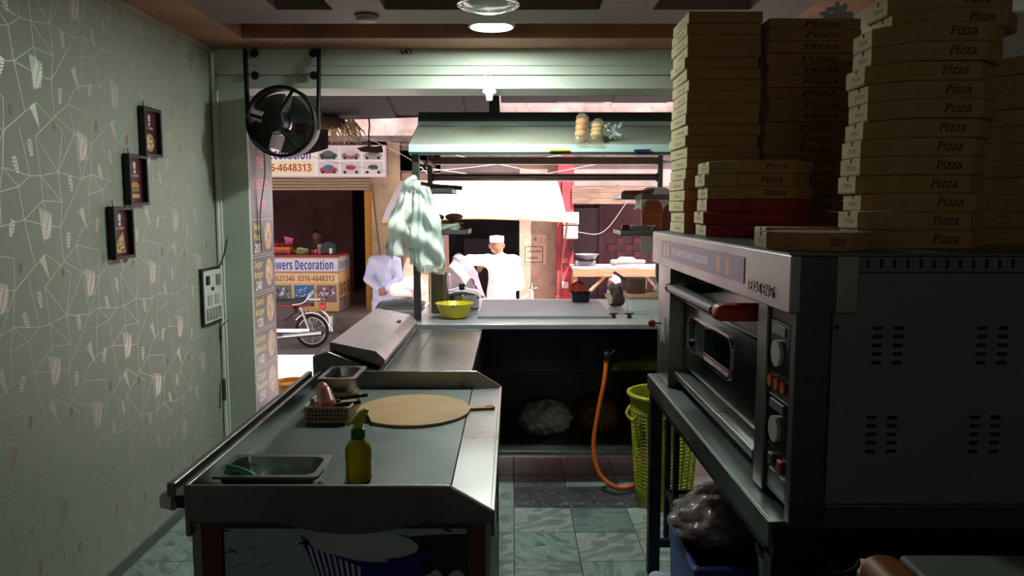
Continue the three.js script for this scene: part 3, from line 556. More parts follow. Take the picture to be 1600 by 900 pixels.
// ---------- things on the cart ----------
{
  const t = thing('plastic_bowl', 'yellow plastic bowl standing on the cart worktop', 'bowl', -0.337, 0.9105, 4.46);
  part(t, 'shell', lathe([[0, 0], [0.062, 0], [0.072, 0.006], [0.104, 0.078], [0.112, 0.084], [0.112, 0.088], [0.104, 0.086], [0.068, 0.01], [0, 0.006]], 40), mat(0xd2c01e, 0.35));
  part(t, 'clip', B(0.014, 0.008, 0.006, 0.002), blackPlastic, 0, 0.08, 0.108);
}
one('steel_canister', 'tall cylindrical steel canister behind the yellow bowl', 'canister', lathe([[0, 0], [0.056, 0], [0.058, 0.003], [0.058, 0.235], [0.061, 0.238], [0.061, 0.245], [0.055, 0.245], [0.054, 0.02], [0, 0.018]], 36), mat(0x8a7d70, 0.3, 1), -0.447, 0.9105, 4.68);
{
  const t = thing('cooking_pot', 'lidded steel cooking pot with black knob behind the yellow bowl', 'pot', -0.315, 0.9105, 4.8);
  part(t, 'body', lathe([[0, 0], [0.1, 0], [0.108, 0.01], [0.108, 0.1], [0.113, 0.104], [0.105, 0.106]], 36), chrome);
  part(t, 'lid', lathe([[0.112, 0.106], [0.105, 0.115], [0.07, 0.13], [0.03, 0.14], [0, 0.142]], 36), chrome);
  part(t, 'knob', lathe([[0, 0.14], [0.018, 0.14], [0.022, 0.155], [0.018, 0.168], [0, 0.168]], 18), blackPlastic);
  for (const s of [-1, 1]) part(t, 'handle', tube([L3(s * 0.105, 0.08, -0.03), L3(s * 0.135, 0.085, -0.02), L3(s * 0.135, 0.085, 0.02), L3(s * 0.105, 0.08, 0.03)], 0.006), chrome);
}
{
  const t = thing('loaf_tin', 'black rectangular tin at the back of the hotplate under red cloth', 'tin', 0.46, 0.9265, 5.13);
  part(t, 'tray', panGeo([[0.001, 0.001, 0.0005, 0], [0.055, 0.05, 0.012, 0], [0.062, 0.056, 0.012, 0.06], [0.072, 0.066, 0.014, 0.062], [0.072, 0.066, 0.014, 0.067], [0.06, 0.054, 0.012, 0.065], [0.053, 0.048, 0.012, 0.005], [0.001, 0.001, 0.0005, 0.005]]), mat(0x26282b, 0.4, 0.4));
}
one('red_cloth', 'crumpled red cloth heaped on the black tin', 'cloth', para((u, v, o) => { const a = u * 2 * PI, r = 0.07 * Math.sqrt(v); const f = 0.5 + 0.5 * Math.sin(a * 4 + v * 5); o.set(r * Math.cos(a) * 1.05, 0.06 * (1 - v) * (0.75 + 0.35 * f) + 0.004 * Math.sin(a * 9), r * Math.sin(a) * 0.85); }, 48, 10), mat(0xc2453f, 0.85, 0, { side: THREE.DoubleSide }), 0.445, 0.995, 5.15);
{
  const t = thing('spice_bag', 'clear bag of dark spices leaning beside the white tub', 'bag', 0.672, 0.9165, 4.96); t.scale.setScalar(0.74);
  part(t, 'spices', sdfGeo([cap([-0.01, 0.05, 0], [0.03, 0.05, 0], 0.058, 0.055), cap([0.0, 0.1, 0], [0.03, 0.115, 0], 0.045, 0.04), cap([-0.02, 0.14, 0], [0.02, 0.15, 0], 0.026, 0.03)], L3(-0.1, -0.02, -0.1), L3(0.12, 0.2, 0.1), 48, 0.02), mat(0x331d1a, 0.6));
  part(t, 'label', B(0.05, 0.1, 0.003).rotateZ(0.45), mat(0xb9b3a0, 0.4), -0.06, 0.075, 0.05);
  part(t, 'knot', sdfGeo([cap([0.0, 0.16, 0], [-0.035, 0.19, 0.01], 0.018, 0.022), cap([0.0, 0.16, 0], [0.035, 0.185, 0.0], 0.016, 0.022), cap([-0.05, 0.15, 0.02], [-0.06, 0.17, 0.02], 0.018, 0.014)], L3(-0.1, 0.1, -0.05), L3(0.09, 0.23, 0.06), 36), mat(0x6a5e54, 0.35));
}
{
  const t = thing('plastic_tub', 'white rectangular plastic tub with brown rim on the cart', 'tub', 0.83, 0.9105, 4.82);
  part(t, 'tub_body', panGeo([[0.001, 0.001, 0.0005, 0], [0.095, 0.075, 0.02, 0], [0.112, 0.09, 0.025, 0.09]]), mat(0xc9d0c8, 0.45));
  part(t, 'rim', panGeo([[0.112, 0.09, 0.025, 0.085], [0.118, 0.096, 0.025, 0.087], [0.118, 0.096, 0.025, 0.11], [0.108, 0.086, 0.025, 0.11], [0.105, 0.084, 0.02, 0.102], [0.001, 0.001, 0.0005, 0.102]]), mat(0xb98a68, 0.5));
}
{
  const t = thing('saucepan', 'old steel saucepan with dark handle standing in the white tub', 'saucepan', 0.79, 1.013, 4.85); t.scale.setScalar(1.12);
  part(t, 'pan_body', lathe([[0, 0], [0.05, 0], [0.056, 0.008], [0.058, 0.075], [0.063, 0.078], [0.063, 0.083], [0.054, 0.08], [0.05, 0.01], [0, 0.008]], 30), mat(0x6e5f57, 0.4, 0.85));
  part(t, 'handle', tube([L3(-0.055, 0.075, 0.01), L3(-0.085, 0.09, 0.01), L3(-0.13, 0.118, 0.0)], 0.008), mat(0x4c2420, 0.5));
}
one('scrunched_bag', 'small scrunched clear plastic bag at the right rim of the tub', 'bag', sdfGeo([cap([0, 0, 0], [0.02, 0.03, 0], 0.02, 0.012), cap([0.04, 0, 0], [0.05, 0.025, 0], 0.016, 0.01), cap([-0.005, 0.03, 0], [-0.02, 0.06, 0], 0.01, 0.014)], L3(-0.06, -0.04, -0.05), L3(0.09, 0.1, 0.05), 36, 0.015), mat(0xcfd3d6, 0.25, 0, { transmission: 0.4, thickness: 0 }), 0.915, 1.04, 4.83);
// bread packets on the canopy lip
{
  const bun = mat(0xc98d3f, 0.55), wrap = mat(0xfff6e6, 0.12, 0, { transmission: 0.9, thickness: 0 });
  for (let i = 0; i < 2; i++) {
    const t = thing('bread_packet', ['taller packet of golden buns standing on the canopy lip', 'shorter packet of pale buns on the canopy lip, right of the taller'][i], 'bread', 0.384 + i * 0.088, 1.93, 4.37);
    const h = i ? 0.085 : 0.115, m = i ? mat(0xc2a566, 0.55) : bun;
    for (let k = 0; k < 3; k++) part(t, 'bun', ball(0.034, h / 5, 0.03, 16), m, 0.004 * k, 0.02 + h / 3.4 * (k + 0.4), -0.012 * k);
    part(t, 'wrapper', sdfGeo([cap([0, 0.0, 0.012], [0.012, h, -0.03], 0.039, 0.037), cap([-0.015, -0.012, 0.025], [0.02, -0.016, 0.03], 0.016, 0.014)], L3(-0.08, -0.06, -0.1), L3(0.09, h + 0.07, 0.08), 44, 0.03), wrap);
  }
  one('cellophane', 'crumpled clear cellophane beside the bread packets', 'wrapper', sdfGeo(Array.from({ length: 9 }, (_, i) => cap([rr(-0.03, 0.05), rr(-0.02, 0.07), rr(-0.02, 0.02)], [rr(-0.02, 0.06), rr(-0.02, 0.08), rr(-0.02, 0.02)], 0.012, 0.008)), L3(-0.08, -0.06, -0.07), L3(0.12, 0.13, 0.07), 50, 0.01), mat(0xdfe8e6, 0.15, 0, { transmission: 0.75, thickness: 0 }), 0.56, 1.955, 4.40);
  one('yellow_marker', 'yellow strip marker lying on the canopy lip left of the bread', 'marker', rod(L3(-0.06, 0, 0), L3(0.05, 0.002, 0), 0.006), mat(0xd6d818, 0.4), 0.27, 1.868, 4.334);
  one('blue_marker', 'blue strip marker on the canopy lip near the box stack', 'marker', rod(L3(-0.05, 0, 0), L3(0.04, 0.002, 0), 0.006), mat(0x1d2c86, 0.4), 0.73, 1.868, 4.334);
}
// buns, bowls and boards on the tray shelves
{
  const spots = [[-0.49, 1.43, 4.74], [-0.40, 1.43, 4.73], [-0.32, 1.428, 4.75]];
  const crust = mat(0x9c6a5c, 0.6), pale = mat(0xb48a50, 0.6);
  const lab = ['brown bun at the top left of the lower left tray', 'brown bun at the top right of the lower left tray', 'long brown bun lying under the two buns on the tray', 'pale flat bun at the bottom of the bun pile on the left tray'];
  [[-0.475, 1.492, 4.86, 0.05, 0.022], [-0.365, 1.494, 4.86, 0.058, 0.024], [-0.42, 1.452, 4.86, 0.115, 0.018], [-0.41, 1.425, 4.86, 0.1, 0.012]].forEach(([x, y, D, r, h], i) => one('bun', lab[i], 'bun', ball(r, h, 0.045, 20), i === 3 ? pale : crust, x, y, D, { group: 'buns on the left tray shelf' }));
  one('crumpled_wrapper', 'crumpled pale plastic wrapper on the lower left tray shelf', 'wrapper', sdfGeo(Array.from({ length: 10 }, () => cap([rr(-0.08, 0.08), rr(-0.01, 0.02), rr(-0.03, 0.03)], [rr(-0.08, 0.08), rr(-0.01, 0.04), rr(-0.03, 0.03)], 0.016, 0.012)), L3(-0.13, -0.06, -0.08), L3(0.13, 0.09, 0.08), 54, 0.012), mat(0xaebbb0, 0.3, 0, { transmission: 0.35, thickness: 0 }), -0.4, 1.42, 4.68);
  one('spatula', 'brown wooden paddle lying across the upper left tray', 'spatula', M(tube([L3(-0.14, 0.03, -0.1), L3(-0.05, 0.012, 0.0), L3(0.12, -0.002, 0.05)], 0.014)), mat(0x6b4238, 0.7), -0.425, 1.672, 4.75);
  one('steel_bowl', 'shiny steel bowl on the lower right tray shelf', 'bowl', lathe([[0, 0], [0.04, 0], [0.075, 0.05], [0.08, 0.053], [0.072, 0.052], [0.038, 0.006], [0, 0.005]], 30), chrome, 0.80, 1.39, 4.72);
  one('red_packet', 'red packet standing beside the steel bowl on the tray', 'packet', B(0.05, 0.055, 0.03, 0.006), mat(0x8c2430, 0.4), 0.715, 1.418, 4.85);
  one('food_packet', 'brown packet lying on the upper right tray shelf', 'packet', sdfGeo([cap([-0.07, 0, 0], [0.07, 0.006, 0], 0.024, 0.02), cap([0.06, 0.0, 0], [0.1, 0.03, 0], 0.012, 0.01)], L3(-0.13, -0.06, -0.06), L3(0.14, 0.07, 0.06), 44), mat(0x7e4a34, 0.35), 0.76, 1.632, 4.72);
  one('paper_scrap', 'white torn paper scrap hanging from the upper right tray', 'paper', ext([[-0.015, 0.03], [0.03, 0.05], [0.02, -0.01], [0.024, -0.05], [0.005, -0.04], [-0.02, -0.052], [-0.01, -0.01]], 0.003), mat(0xd9cfcf, 0.6), 0.745, 1.59, 4.592);
  const bd = mat(0xffffff, 0.6, 0, { map: woodTex(176, 96, 44, 27) });
  one('cutting_board', 'round brown board hanging behind the right tray shelves', 'board', ext(ell(0.075, 0.13, 32), 0.016, 0.003), bd, 0.955, 1.49, 5.24);
  one('cutting_board', 'reddish board hanging right of the brown board, beside the post', 'board', ext(ell(0.06, 0.12, 32), 0.016, 0.003), mat(0x7c3b30, 0.6), 1.045, 1.46, 5.10);
  one('hanging_sheet', 'white plastic sheet hanging behind the brown board', 'sheet', ext(rrect(0.2, 0.46, 0.05), 0.004), mat(0xd6cdd2, 0.5), 0.98, 1.46, 5.26);
}
// bundle of shopping bags on the post
{
  const t = thing('bag_bundle', 'bundle of translucent white shopping bags hanging on the cart post', 'bags', -0.54, 1.68, 4.3);
  const bm = mat(0xf2faf6, 0.45, 0, { transmission: 0.45, thickness: 0, side: THREE.DoubleSide });
  const bag = (sx, w, h, ph, sk) => para((u, v, o) => {
    const a = u * 2 * PI, open = Math.min(1, 0.22 + v * 1.6), fold = 1 + 0.14 * Math.sin(a * 5 + ph + v * 3) + 0.09 * Math.sin(a * 11 + ph * 2 - v * 4) + 0.05 * Math.sin(v * 23 + a * 3);
    o.set(sx + sk * v + w * open * Math.cos(a) * fold, -v * h + 0.012 * Math.sin(a * 4 + ph), 0.05 * open * Math.sin(a) * fold + 0.012 * Math.sin(v * 16 + a * 2));
  }, 64, 40);
  part(t, 'bag', bag(-0.03, 0.1, 0.40, 0.3, -0.015), bm, 0, 0.0, 0.03);
  part(t, 'bag', bag(0.03, 0.085, 0.43, 1.7, 0.05), bm, 0, -0.02, 0.06);
  part(t, 'bag', bag(0.05, 0.07, 0.47, 2.9, 0.03), bm, 0.01, -0.02, -0.01);
  part(t, 'handles', sdfGeo([cap([-0.03, 0, 0.04], [0.0, 0.03, 0.05], 0.03, 0.02), cap([0.02, -0.02, 0.05], [0.05, -0.04, 0.05], 0.025, 0.02), cap([-0.02, 0.02, 0.03], [0.02, 0.01, -0.01], 0.015, 0.012)], L3(-0.1, -0.1, -0.06), L3(0.12, 0.09, 0.12), 40, 0.02), bm);
}
// gas hose
one('gas_hose', 'orange gas hose looping from the cart panel to the floor', 'hose', tube([V(0.526, 0.72, 4.205), V(0.51, 0.6, 4.17), V(0.475, 0.42, 4.15), V(0.45, 0.24, 4.12), V(0.475, 0.11, 4.08), V(0.55, 0.045, 4.04), V(0.62, 0.03, 4.05), V(0.72, 0.05, 4.12)].map((p) => p.sub(V(0.526, 0, 4.2))), 0.012, 80, 10), mat(0xd06014, 0.45), 0.526, 0, 4.2);
one('hose_fitting', 'black gas valve fitting on the cart front panel above the hose', 'valve', M(ball(0.02, 0.028, 0.02, 14), rod(L3(0, 0, -0.02), L3(0, 0, 0.03), 0.009), rod(L3(0.01, 0.01, 0.02), L3(0.045, 0.035, 0.02), 0.004)), blackPlastic, 0.524, 0.735, 4.19);
// yellow laundry basket used as bin
{
  const t = thing('waste_basket', 'tall yellow slatted plastic basket beside the oven stand', 'basket', 0.80, 0, 3.93);
  const ym = mat(0xa9a82e, 0.5), R = (y) => 0.142 + 0.042 * y / 0.6;
  part(t, 'rim', lathe([[0.184, 0.575], [0.198, 0.58], [0.2, 0.595], [0.188, 0.6], [0.178, 0.595], [0.178, 0.575]], 44), ym);
  part(t, 'upper_band', lathe([[R(0.5), 0.5], [R(0.575), 0.578], [R(0.575) - 0.004, 0.578], [R(0.5) - 0.004, 0.5], [R(0.5), 0.5]], 44), ym);
  part(t, 'lower_band', lathe([[0, 0.004], [R(0), 0.0], [R(0.1), 0.1], [R(0.1) - 0.004, 0.1], [R(0) - 0.004, 0.008], [0, 0.008]], 44), ym);
  const lat = []; for (let i = 1; i < 21; i++) { const y = 0.1 + i * 0.019; lat.push(lathe([[R(y) - 0.003, y - 0.0045], [R(y) + 0.001, y - 0.0045], [R(y) + 0.001, y + 0.0045], [R(y) - 0.003, y + 0.0045], [R(y) - 0.003, y - 0.0045]], 40)); }
  part(t, 'slats', M(lat), ym);
  for (let i = 0; i < 22; i++) { const a = i / 22 * 2 * PI; part(t, 'rib', rod(L3(R(0.1) * Math.cos(a), 0.1, R(0.1) * Math.sin(a)), L3(R(0.5) * Math.cos(a), 0.5, R(0.5) * Math.sin(a)), 0.005, 0.005, 5), ym); }
  part(t, 'handle', tube([L3(-0.19, 0.54, 0.06), L3(-0.21, 0.5, 0.075), L3(-0.185, 0.47, 0.09), L3(-0.16, 0.5, 0.11)], 0.009), ym);
}
// plastic-wrapped things on the cart's lower shelf
function wrapped(name, label, cat, x, y, D, rx, ry, rz, m, s) {
  const g = new THREE.SphereGeometry(1, 48, 32), p = g.attributes.position;
  for (let i = 0; i < p.count; i++) { const a = Math.atan2(p.getZ(i), p.getX(i)), b = p.getY(i); const f = 1 + 0.05 * Math.sin(a * 7 + s + b * 6) + 0.035 * Math.sin(a * 13 - b * 9 + s * 2) + 0.04 * Math.sin(b * 14 + a * 3); p.setXYZ(i, p.getX(i) * rx * f, Math.max(-0.8, p.getY(i)) * ry * f, p.getZ(i) * rz * f); }
  g.computeVertexNormals(); return one(name, label, cat, g, m, x, y, D);
}
wrapped('wrapped_dough', 'pale dough bundle in plastic on the lower shelf of the cart', 'dough', 0.2, 0.285, 4.55, 0.155, 0.105, 0.13, mat(0xb9b8b0, 0.3, 0, { clearcoat: 0.5 }), 0.3);
wrapped('brown_bundle', 'brown paper bundle on the cart lower shelf beside the hose', 'bundle', 0.52, 0.29, 4.6, 0.125, 0.11, 0.12, mat(0x6b4428, 0.6), 1.4);
one('shelf_crate', 'dark crate far right on the lower shelf of the cart', 'crate', panGeo([[0.001, 0.001, 0.0005, 0], [0.12, 0.12, 0.02, 0], [0.14, 0.14, 0.02, 0.16], [0.135, 0.135, 0.02, 0.16], [0.115, 0.115, 0.02, 0.01], [0.001, 0.001, 0.0005, 0.01]]), mat(0x332d2a, 0.6), 0.82, 0.191, 4.7);

// ---------- oven stand and deck oven ----------
const font = await new FontLoader().loadAsync('fonts/droid/droid_sans_bold.typeface.json');
{
  const t = thing('oven_stand', 'black angle-iron stand with steel top carrying the oven', 'stand', 1.0, 0, 2.39);
  wpart(t, 'top_plate', Bx(0.572, 1.45, 0.846, 0.862, 1.63, 3.16, 0.003), steelDull);
  wpart(t, 'edge_flange', Bx(0.566, 0.574, 0.80, 0.861, 1.632, 3.158, 0.002), steelDull);
  wpart(t, 'near_rail', Bx(0.58, 1.45, 0.775, 0.846, 1.635, 1.675), blackIron);
  wpart(t, 'side_rail', Bx(0.575, 0.615, 0.775, 0.846, 1.675, 3.14), blackIron);
  wpart(t, 'far_rail', Bx(0.58, 1.45, 0.775, 0.846, 3.11, 3.15), blackIron);
  for (const x of [0.6, 1.42]) for (const D of [1.66, 3.135]) wpart(t, 'leg', Bx(x - 0.024, x + 0.024, 0, 0.775, D - 0.024, D + 0.024), blackIron);
  wpart(t, 'lower_rail', Bx(0.62, 1.42, 0.12, 0.15, 3.12, 3.15), blackIron);
}
{
  const t = thing('deck_oven', 'stainless steel deck oven with orange-ended handle and vented grey side', 'oven', 1.0, 0.862, 2.36);
  wpart(t, 'core', M(Bx(0.74, 1.40, 0.9, 1.44, 1.74, 3.08)), steelDull);
  const hd = wpart(t, 'header', Bx(0.577, 0.72, 1.33, 1.452, 1.585, 3.15, 0.003), steel);
  wpart(t, 'top_plate', Bx(0.578, 1.44, 1.45, 1.456, 1.6, 3.14), steelDull);
  wpart(t, 'near_column', Bx(0.598, 0.672, 0.864, 1.33, 1.598, 1.63, 0.003), mat(0x54585a, 0.45, 0.8));
  wpart(t, 'near_return', Bx(0.598, 0.674, 1.33, 1.45, 1.583, 1.6, 0.002), mat(0x54585a, 0.45, 0.8));
  // vented side panel
  const holes = [];
  for (let i = 0; i < 27; i++) holes.push(rrect(0.0075, 0.02, 0.0035, 3, 0.69 + i * 0.0275, 1.434));
  for (const [gx, gy] of [[0.772, 1.298], [0.993, 1.298], [0.768, 1.105], [0.989, 1.105], [1.21, 1.298], [1.21, 1.105]]) for (const c of [0, 0.044]) for (let k = 0; k < 5; k++) holes.push(rrect(0.023, 0.0085, 0.004, 3, gx + c, gy - k * 0.0185));
  wpart(t, 'vent_panel', ext([[0.676, 0.915], [1.43, 0.915], [1.43, 1.4145], [0.676, 1.4145]], 0.006, 0, holes.slice(27)).translate(0, 0, -1.605), greyPaint);
  wpart(t, 'vent_strip', ext([[0.676, 1.417], [1.43, 1.417], [1.43, 1.448], [0.676, 1.448]], 0.006, 0, holes.slice(0, 27)).translate(0, 0, -1.605), greyPaint);
  wpart(t, 'skirt', Bx(0.676, 1.43, 0.862, 0.912, 1.6, 1.63, 0.003), mat(0x6f7675, 0.5, 0.3));
  wpart(t, 'screw', rod(V(0.684, 1.3, 1.602), V(0.684, 1.3, 1.597), 0.004), blackIron);
  wpart(t, 'far_column', Bx(0.60, 0.72, 0.864, 1.33, 2.9, 3.13, 0.003), steel);
  wpart(t, 'far_side', Bx(0.70, 1.43, 0.864, 1.45, 3.1, 3.13), steelDull);
  wpart(t, 'right_side', Bx(1.42, 1.44, 0.864, 1.45, 1.61, 3.12), greyPaint);
  // door
  const dr = wpart(t, 'door', ext([[-2.88, 0.95], [-1.93, 0.95], [-1.93, 1.212], [-2.88, 1.212]], 0.03, 0.004, [rrect(0.55, 0.115, 0.03, 5, -2.54, 1.095)]).rotateY(-PI / 2).translate(0.672, 0, 0), mat(0x85898a, 0.3, 1, { roughnessMap: brushed }));
  wpart(t, 'door_top', Bx(0.63, 0.70, 1.205, 1.222, 1.93, 2.88, 0.005), steelMirror);
  wpart(t, 'window_rim', ext(rrect(0.57, 0.135, 0.04, 6, -2.54, 1.095), 0.008, 0.002, [rrect(0.546, 0.111, 0.028, 6, -2.54, 1.095)]).rotateY(-PI / 2).translate(0.655, 0, 0), chrome);
  wpart(t, 'window', Bx(0.668, 0.672, 1.035, 1.155, 2.26, 2.82), mat(0x1d2426, 0.06, 0, { clearcoat: 1 }));
  wpart(t, 'upper_panel', Bx(0.70, 0.72, 1.2, 1.335, 1.93, 2.9), steel);
  wpart(t, 'ledge', Bx(0.62, 0.72, 0.905, 0.93, 1.93, 2.9, 0.004), steel);
  wpart(t, 'lower_panel', Bx(0.68, 0.72, 0.862, 0.95, 1.93, 2.9), steelDull);
  const hn = wpart(t, 'handle', M(Bx(0.535, 0.585, 1.258, 1.288, 2.06, 2.68, 0.012), Bx(0.535, 0.70, 1.258, 1.288, 2.62, 2.68, 0.012)), mat(0x2b3434, 0.35, 0.4));
  wpart(hn, 'end_bracket', Bx(0.537, 0.69, 1.25, 1.296, 2.0, 2.07, 0.02), mat(0xc2451c, 0.45));
  // controls
  const cp = wpart(t, 'control_panel', Bx(0.612, 0.70, 0.885, 1.33, 1.632, 1.80, 0.003), mat(0x24272a, 0.35, 0.3));
  wpart(cp, 'column_edge', Bx(0.604, 0.70, 0.87, 1.33, 1.80, 1.87, 0.004), steel);
  for (const y of [1.235, 1.06]) { wpart(cp, 'gauge', Bx(0.605, 0.613, y - 0.06, y + 0.06, 1.65, 1.775, 0.003), mat(0x101214, 0.2)); wpart(cp, 'dial', rod(V(0.596, y - 0.012, 1.715), V(0.608, y - 0.012, 1.715), 0.03, 0.03, 24), mat(0xb9bdba, 0.4)); wpart(cp, 'display', Bx(0.602, 0.607, y + 0.03, y + 0.05, 1.675, 1.76), mat(0x7c7f86, 0.3)); }
  for (let i = 0; i < 3; i++) wpart(cp, 'button', rod(V(0.598, 1.152, 1.672 + i * 0.042), V(0.614, 1.152, 1.672 + i * 0.042), 0.014, 0.012, 16), mat(0xc2532a, 0.4));
  for (let i = 0; i < 2; i++) wpart(cp, 'rocker', Bx(0.601, 0.613, 0.955, 0.982, 1.67 + i * 0.06, 1.70 + i * 0.06, 0.004), mat(i ? 0x55595a : 0xa02c22, 0.4));
  wpart(cp, 'label_plate', Bx(0.609, 0.613, 0.90, 0.94, 1.66, 1.77), steel);
  const sw = wpart(t, 'warning_label', Bx(0.5985, 0.6005, 1.02, 1.12, 2.98, 3.06), mat(0x8d8f8c, 0.5));
  wpart(sw, 'triangle', ext([[-0.018, -0.016], [0.018, -0.016], [0, 0.018]], 0.002).rotateY(-PI / 2).translate(0.598, 1.085, -3.02), mat(0xd2c21c, 0.5));
  const kn = wpart(t, 'latch_rod', rod(V(0.565, 1.09, 3.05), V(0.61, 1.09, 3.05), 0.003), blackIron); wpart(kn, 'red_knob', ball(0.016, 0.016, 0.016, 16).translate(0.562, 1.09, -3.05), mat(0x9c1220, 0.35));
  // lettering
  const strip = canvasTex(1024, 64, (x, w, h) => {
    x.fillStyle = '#6f6a86'; x.fillRect(0, 0, w, h); x.fillStyle = '#c8c4d2'; x.font = 'bold 30px sans-serif'; x.textAlign = 'center'; x.fillText('THE COMPLETE BAKERY SOLUTION', 430, 43, 500);
    for (const [px, c] of [[60, '#c4a26a'], [120, '#c4a26a'], [790, '#d08a3a'], [880, '#b98a5c']]) { x.fillStyle = c; x.beginPath(); x.ellipse(px, 32, 17, 24, 0, 0, 7); x.fill(); }
  });
  wpart(hd, 'brand_strip', new THREE.PlaneGeometry(1.06, 0.066).rotateY(-PI / 2).translate(0.5755, 1.395, -2.43), mat(0xffffff, 0.35, 0.3, { map: strip }));
  const tg = new TextGeometry('TEXAS ENG', { font, size: 0.026, depth: 0.003, curveSegments: 3 }); tg.rotateY(-PI / 2); tg.translate(0.577, 1.352, -1.87);
  wpart(hd, 'raised_lettering', tg, chrome);
}
// ---------- pizza boxes on the oven ----------
function boxAtlas(base, side, front) {  // side is the lock face, its kraft made paler for street light
  return canvasTex(1024, 128, (x, w, h) => {
    x.fillStyle = side ?? base; x.fillRect(0, 0, 200, h); x.fillStyle = base; x.fillRect(200, 0, 824, h);
    for (let i = 0; i < 2500; i++) { x.globalAlpha = 0.06; x.fillStyle = rnd() > 0.5 ? '#fff2d8' : '#4a3520'; x.fillRect(rnd() * w, rnd() * h, rr(2, 16), 1); } x.globalAlpha = 1;
    x.textAlign = 'center'; x.fillStyle = '#4a3a28'; x.font = 'italic bold 46px serif'; x.fillText('Pizza', 110, 86, 90);
    front(x);
  });
}
const script = (x, cx) => { x.fillStyle = '#3a2716'; x.font = 'italic bold 84px serif'; x.textAlign = 'center'; x.fillText('Pizza', cx, 92, 190); };
const ring = (x) => { x.strokeStyle = '#96764a'; x.lineWidth = 5; x.beginPath(); x.arc(310, 66, 42, 0, 7); x.stroke(); x.beginPath(); x.arc(310, 66, 26, 0, 7); x.stroke(); };
const boxMats = {
  cut: mat(0xffffff, 0.85, 0, { map: boxAtlas('#b3905e', '#cdb88e', (x) => { ring(x); script(x, 720); }) }),
  red: mat(0xffffff, 0.7, 0, { map: boxAtlas('#9c2420', '#cdb88e', (x) => { x.fillStyle = '#a85a50'; x.font = 'bold 66px sans-serif'; x.fillText('BIGER BICK FC.', 690, 88, 330); }) }),
  plain: mat(0xffffff, 0.85, 0, { map: boxAtlas('#b08c5c', '#cbb98e', () => {}) }),
  script: mat(0xffffff, 0.85, 0, { map: boxAtlas('#a88355', '#c2a478', (x) => script(x, 690)) }),
};
function boxGeo(w, d, h, a) {
  const P = [[-w / 2, -d / 2 + a], [-w / 2, d / 2 - a], [-w / 2 + a, d / 2], [w / 2 - a, d / 2], [w / 2, d / 2 - a], [w / 2, -d / 2 + a], [w / 2 - a, -d / 2], [-w / 2 + a, -d / 2]];
  const U = [[0.0, 0.195], [0.2, 0.405], [0.41, 0.88], [0.89, 0.99], [0.89, 0.99], [0.89, 0.99], [0.89, 0.99], [0.89, 0.99]];
  const pos = [], uv = [], lip = 0.0025, y1 = h - 0.0012;
  const quad = (p, q, ya, yb, [u0, u1], pin, qin) => { const A = [p[0], ya, p[1]], Bq = [q[0], ya, q[1]], C = [qin[0], yb, qin[1]], Dq = [pin[0], yb, pin[1]]; pos.push(...A, ...Bq, ...C, ...A, ...C, ...Dq); const va = ya / h, vb = yb / h; uv.push(u0, va, u1, va, u1, vb, u0, va, u1, vb, u0, vb); };
  const inn = (p, k) => [p[0] * (1 - k / (w / 2)), p[1] * (1 - k / (d / 2))];
  for (let i = 0; i < 8; i++) {
    const p = P[i], q = P[(i + 1) % 8]; if (Math.hypot(p[0] - q[0], p[1] - q[1]) < 1e-4) continue;
    quad(inn(p, lip), inn(q, lip), 0.0, 0.003, U[i], inn(p, lip), inn(q, lip));
    quad(inn(p, lip), inn(q, lip), 0.003, 0.003, U[i], p, q);
    quad(p, q, 0.003, y1 - 0.002, U[i], p, q);
    quad(p, q, y1 - 0.002, y1, U[i], inn(p, 0.002), inn(q, 0.002));
  }
  for (const [y, up, k] of [[y1, true, 0.002], [0, false, lip]]) for (let i = 1; i < 7; i++) {
    const t = [P[0], P[i], P[i + 1]].map((p) => { const n = inn(p, k); return [n[0], y, n[1]]; }); if (!up) t.reverse();
    pos.push(...t.flat()); for (let j = 0; j < 3; j++) uv.push(0.9 + 0.08 * (t[j][0] / w + 0.5), t[j][2] / d + 0.5);
  }
  const g = new THREE.BufferGeometry(); g.setAttribute('position', new THREE.Float32BufferAttribute(pos, 3)); g.setAttribute('uv', new THREE.Float32BufferAttribute(uv, 2)); g.computeVertexNormals(); return g;
}
const ordinal = ['first', 'second', 'third', 'fourth', 'fifth', 'sixth', 'seventh', 'eighth', 'ninth', 'tenth', 'eleventh', 'twelfth', 'thirteenth', 'fourteenth', 'fifteenth', 'sixteenth', 'seventeenth', 'eighteenth', 'nineteenth', 'twentieth'];
const OVEN_TOP = 1.4565;
const notchShadeMat = mat(0x5f4428, 0.9), notchGeo = ext([[-0.006, 0.0], [0.006, 0.0], [0.002, -0.011], [-0.002, -0.011]], 0.0012).rotateY(-PI / 2);  // dark tab in place of a cut notch, its shade in the colour
function stack(n, cx, cD, w, d, h, a, matOf, labelOf, group, notch, jit = 0.006, y0 = OVEN_TOP, yaw = 0, lean = 0) {
  const g = boxGeo(w, d, h, a); let proto = {};
  for (let i = 0; i < n; i++) {
    const m = matOf(i), t = mesh(numbered('pizza_box'), g, m);
    t.position.set(cx + rr(-jit, jit) + lean * i, y0 + i * h, -cD + rr(-jit, jit)); t.rotation.y = yaw + rr(-0.025, 0.025);
    t.userData = { label: labelOf(i), category: 'pizza box', group }; scene.add(t);
    if (notch) part(t, 'notch_shade', notchGeo, notchShadeMat, -w / 2 - 0.0002, h - 0.0015, d / 2 - a - (d - 2 * a) * 0.45);
  }
}
stack(20, 0.755, 2.935, 0.262, 0.262, 0.0393, 0.0005, () => boxMats.plain, (i) => `plain kraft pizza box, ${ordinal[i]} from the bottom of the far left tall stack`, 'boxes of the far left tall stack', false, 0.006);
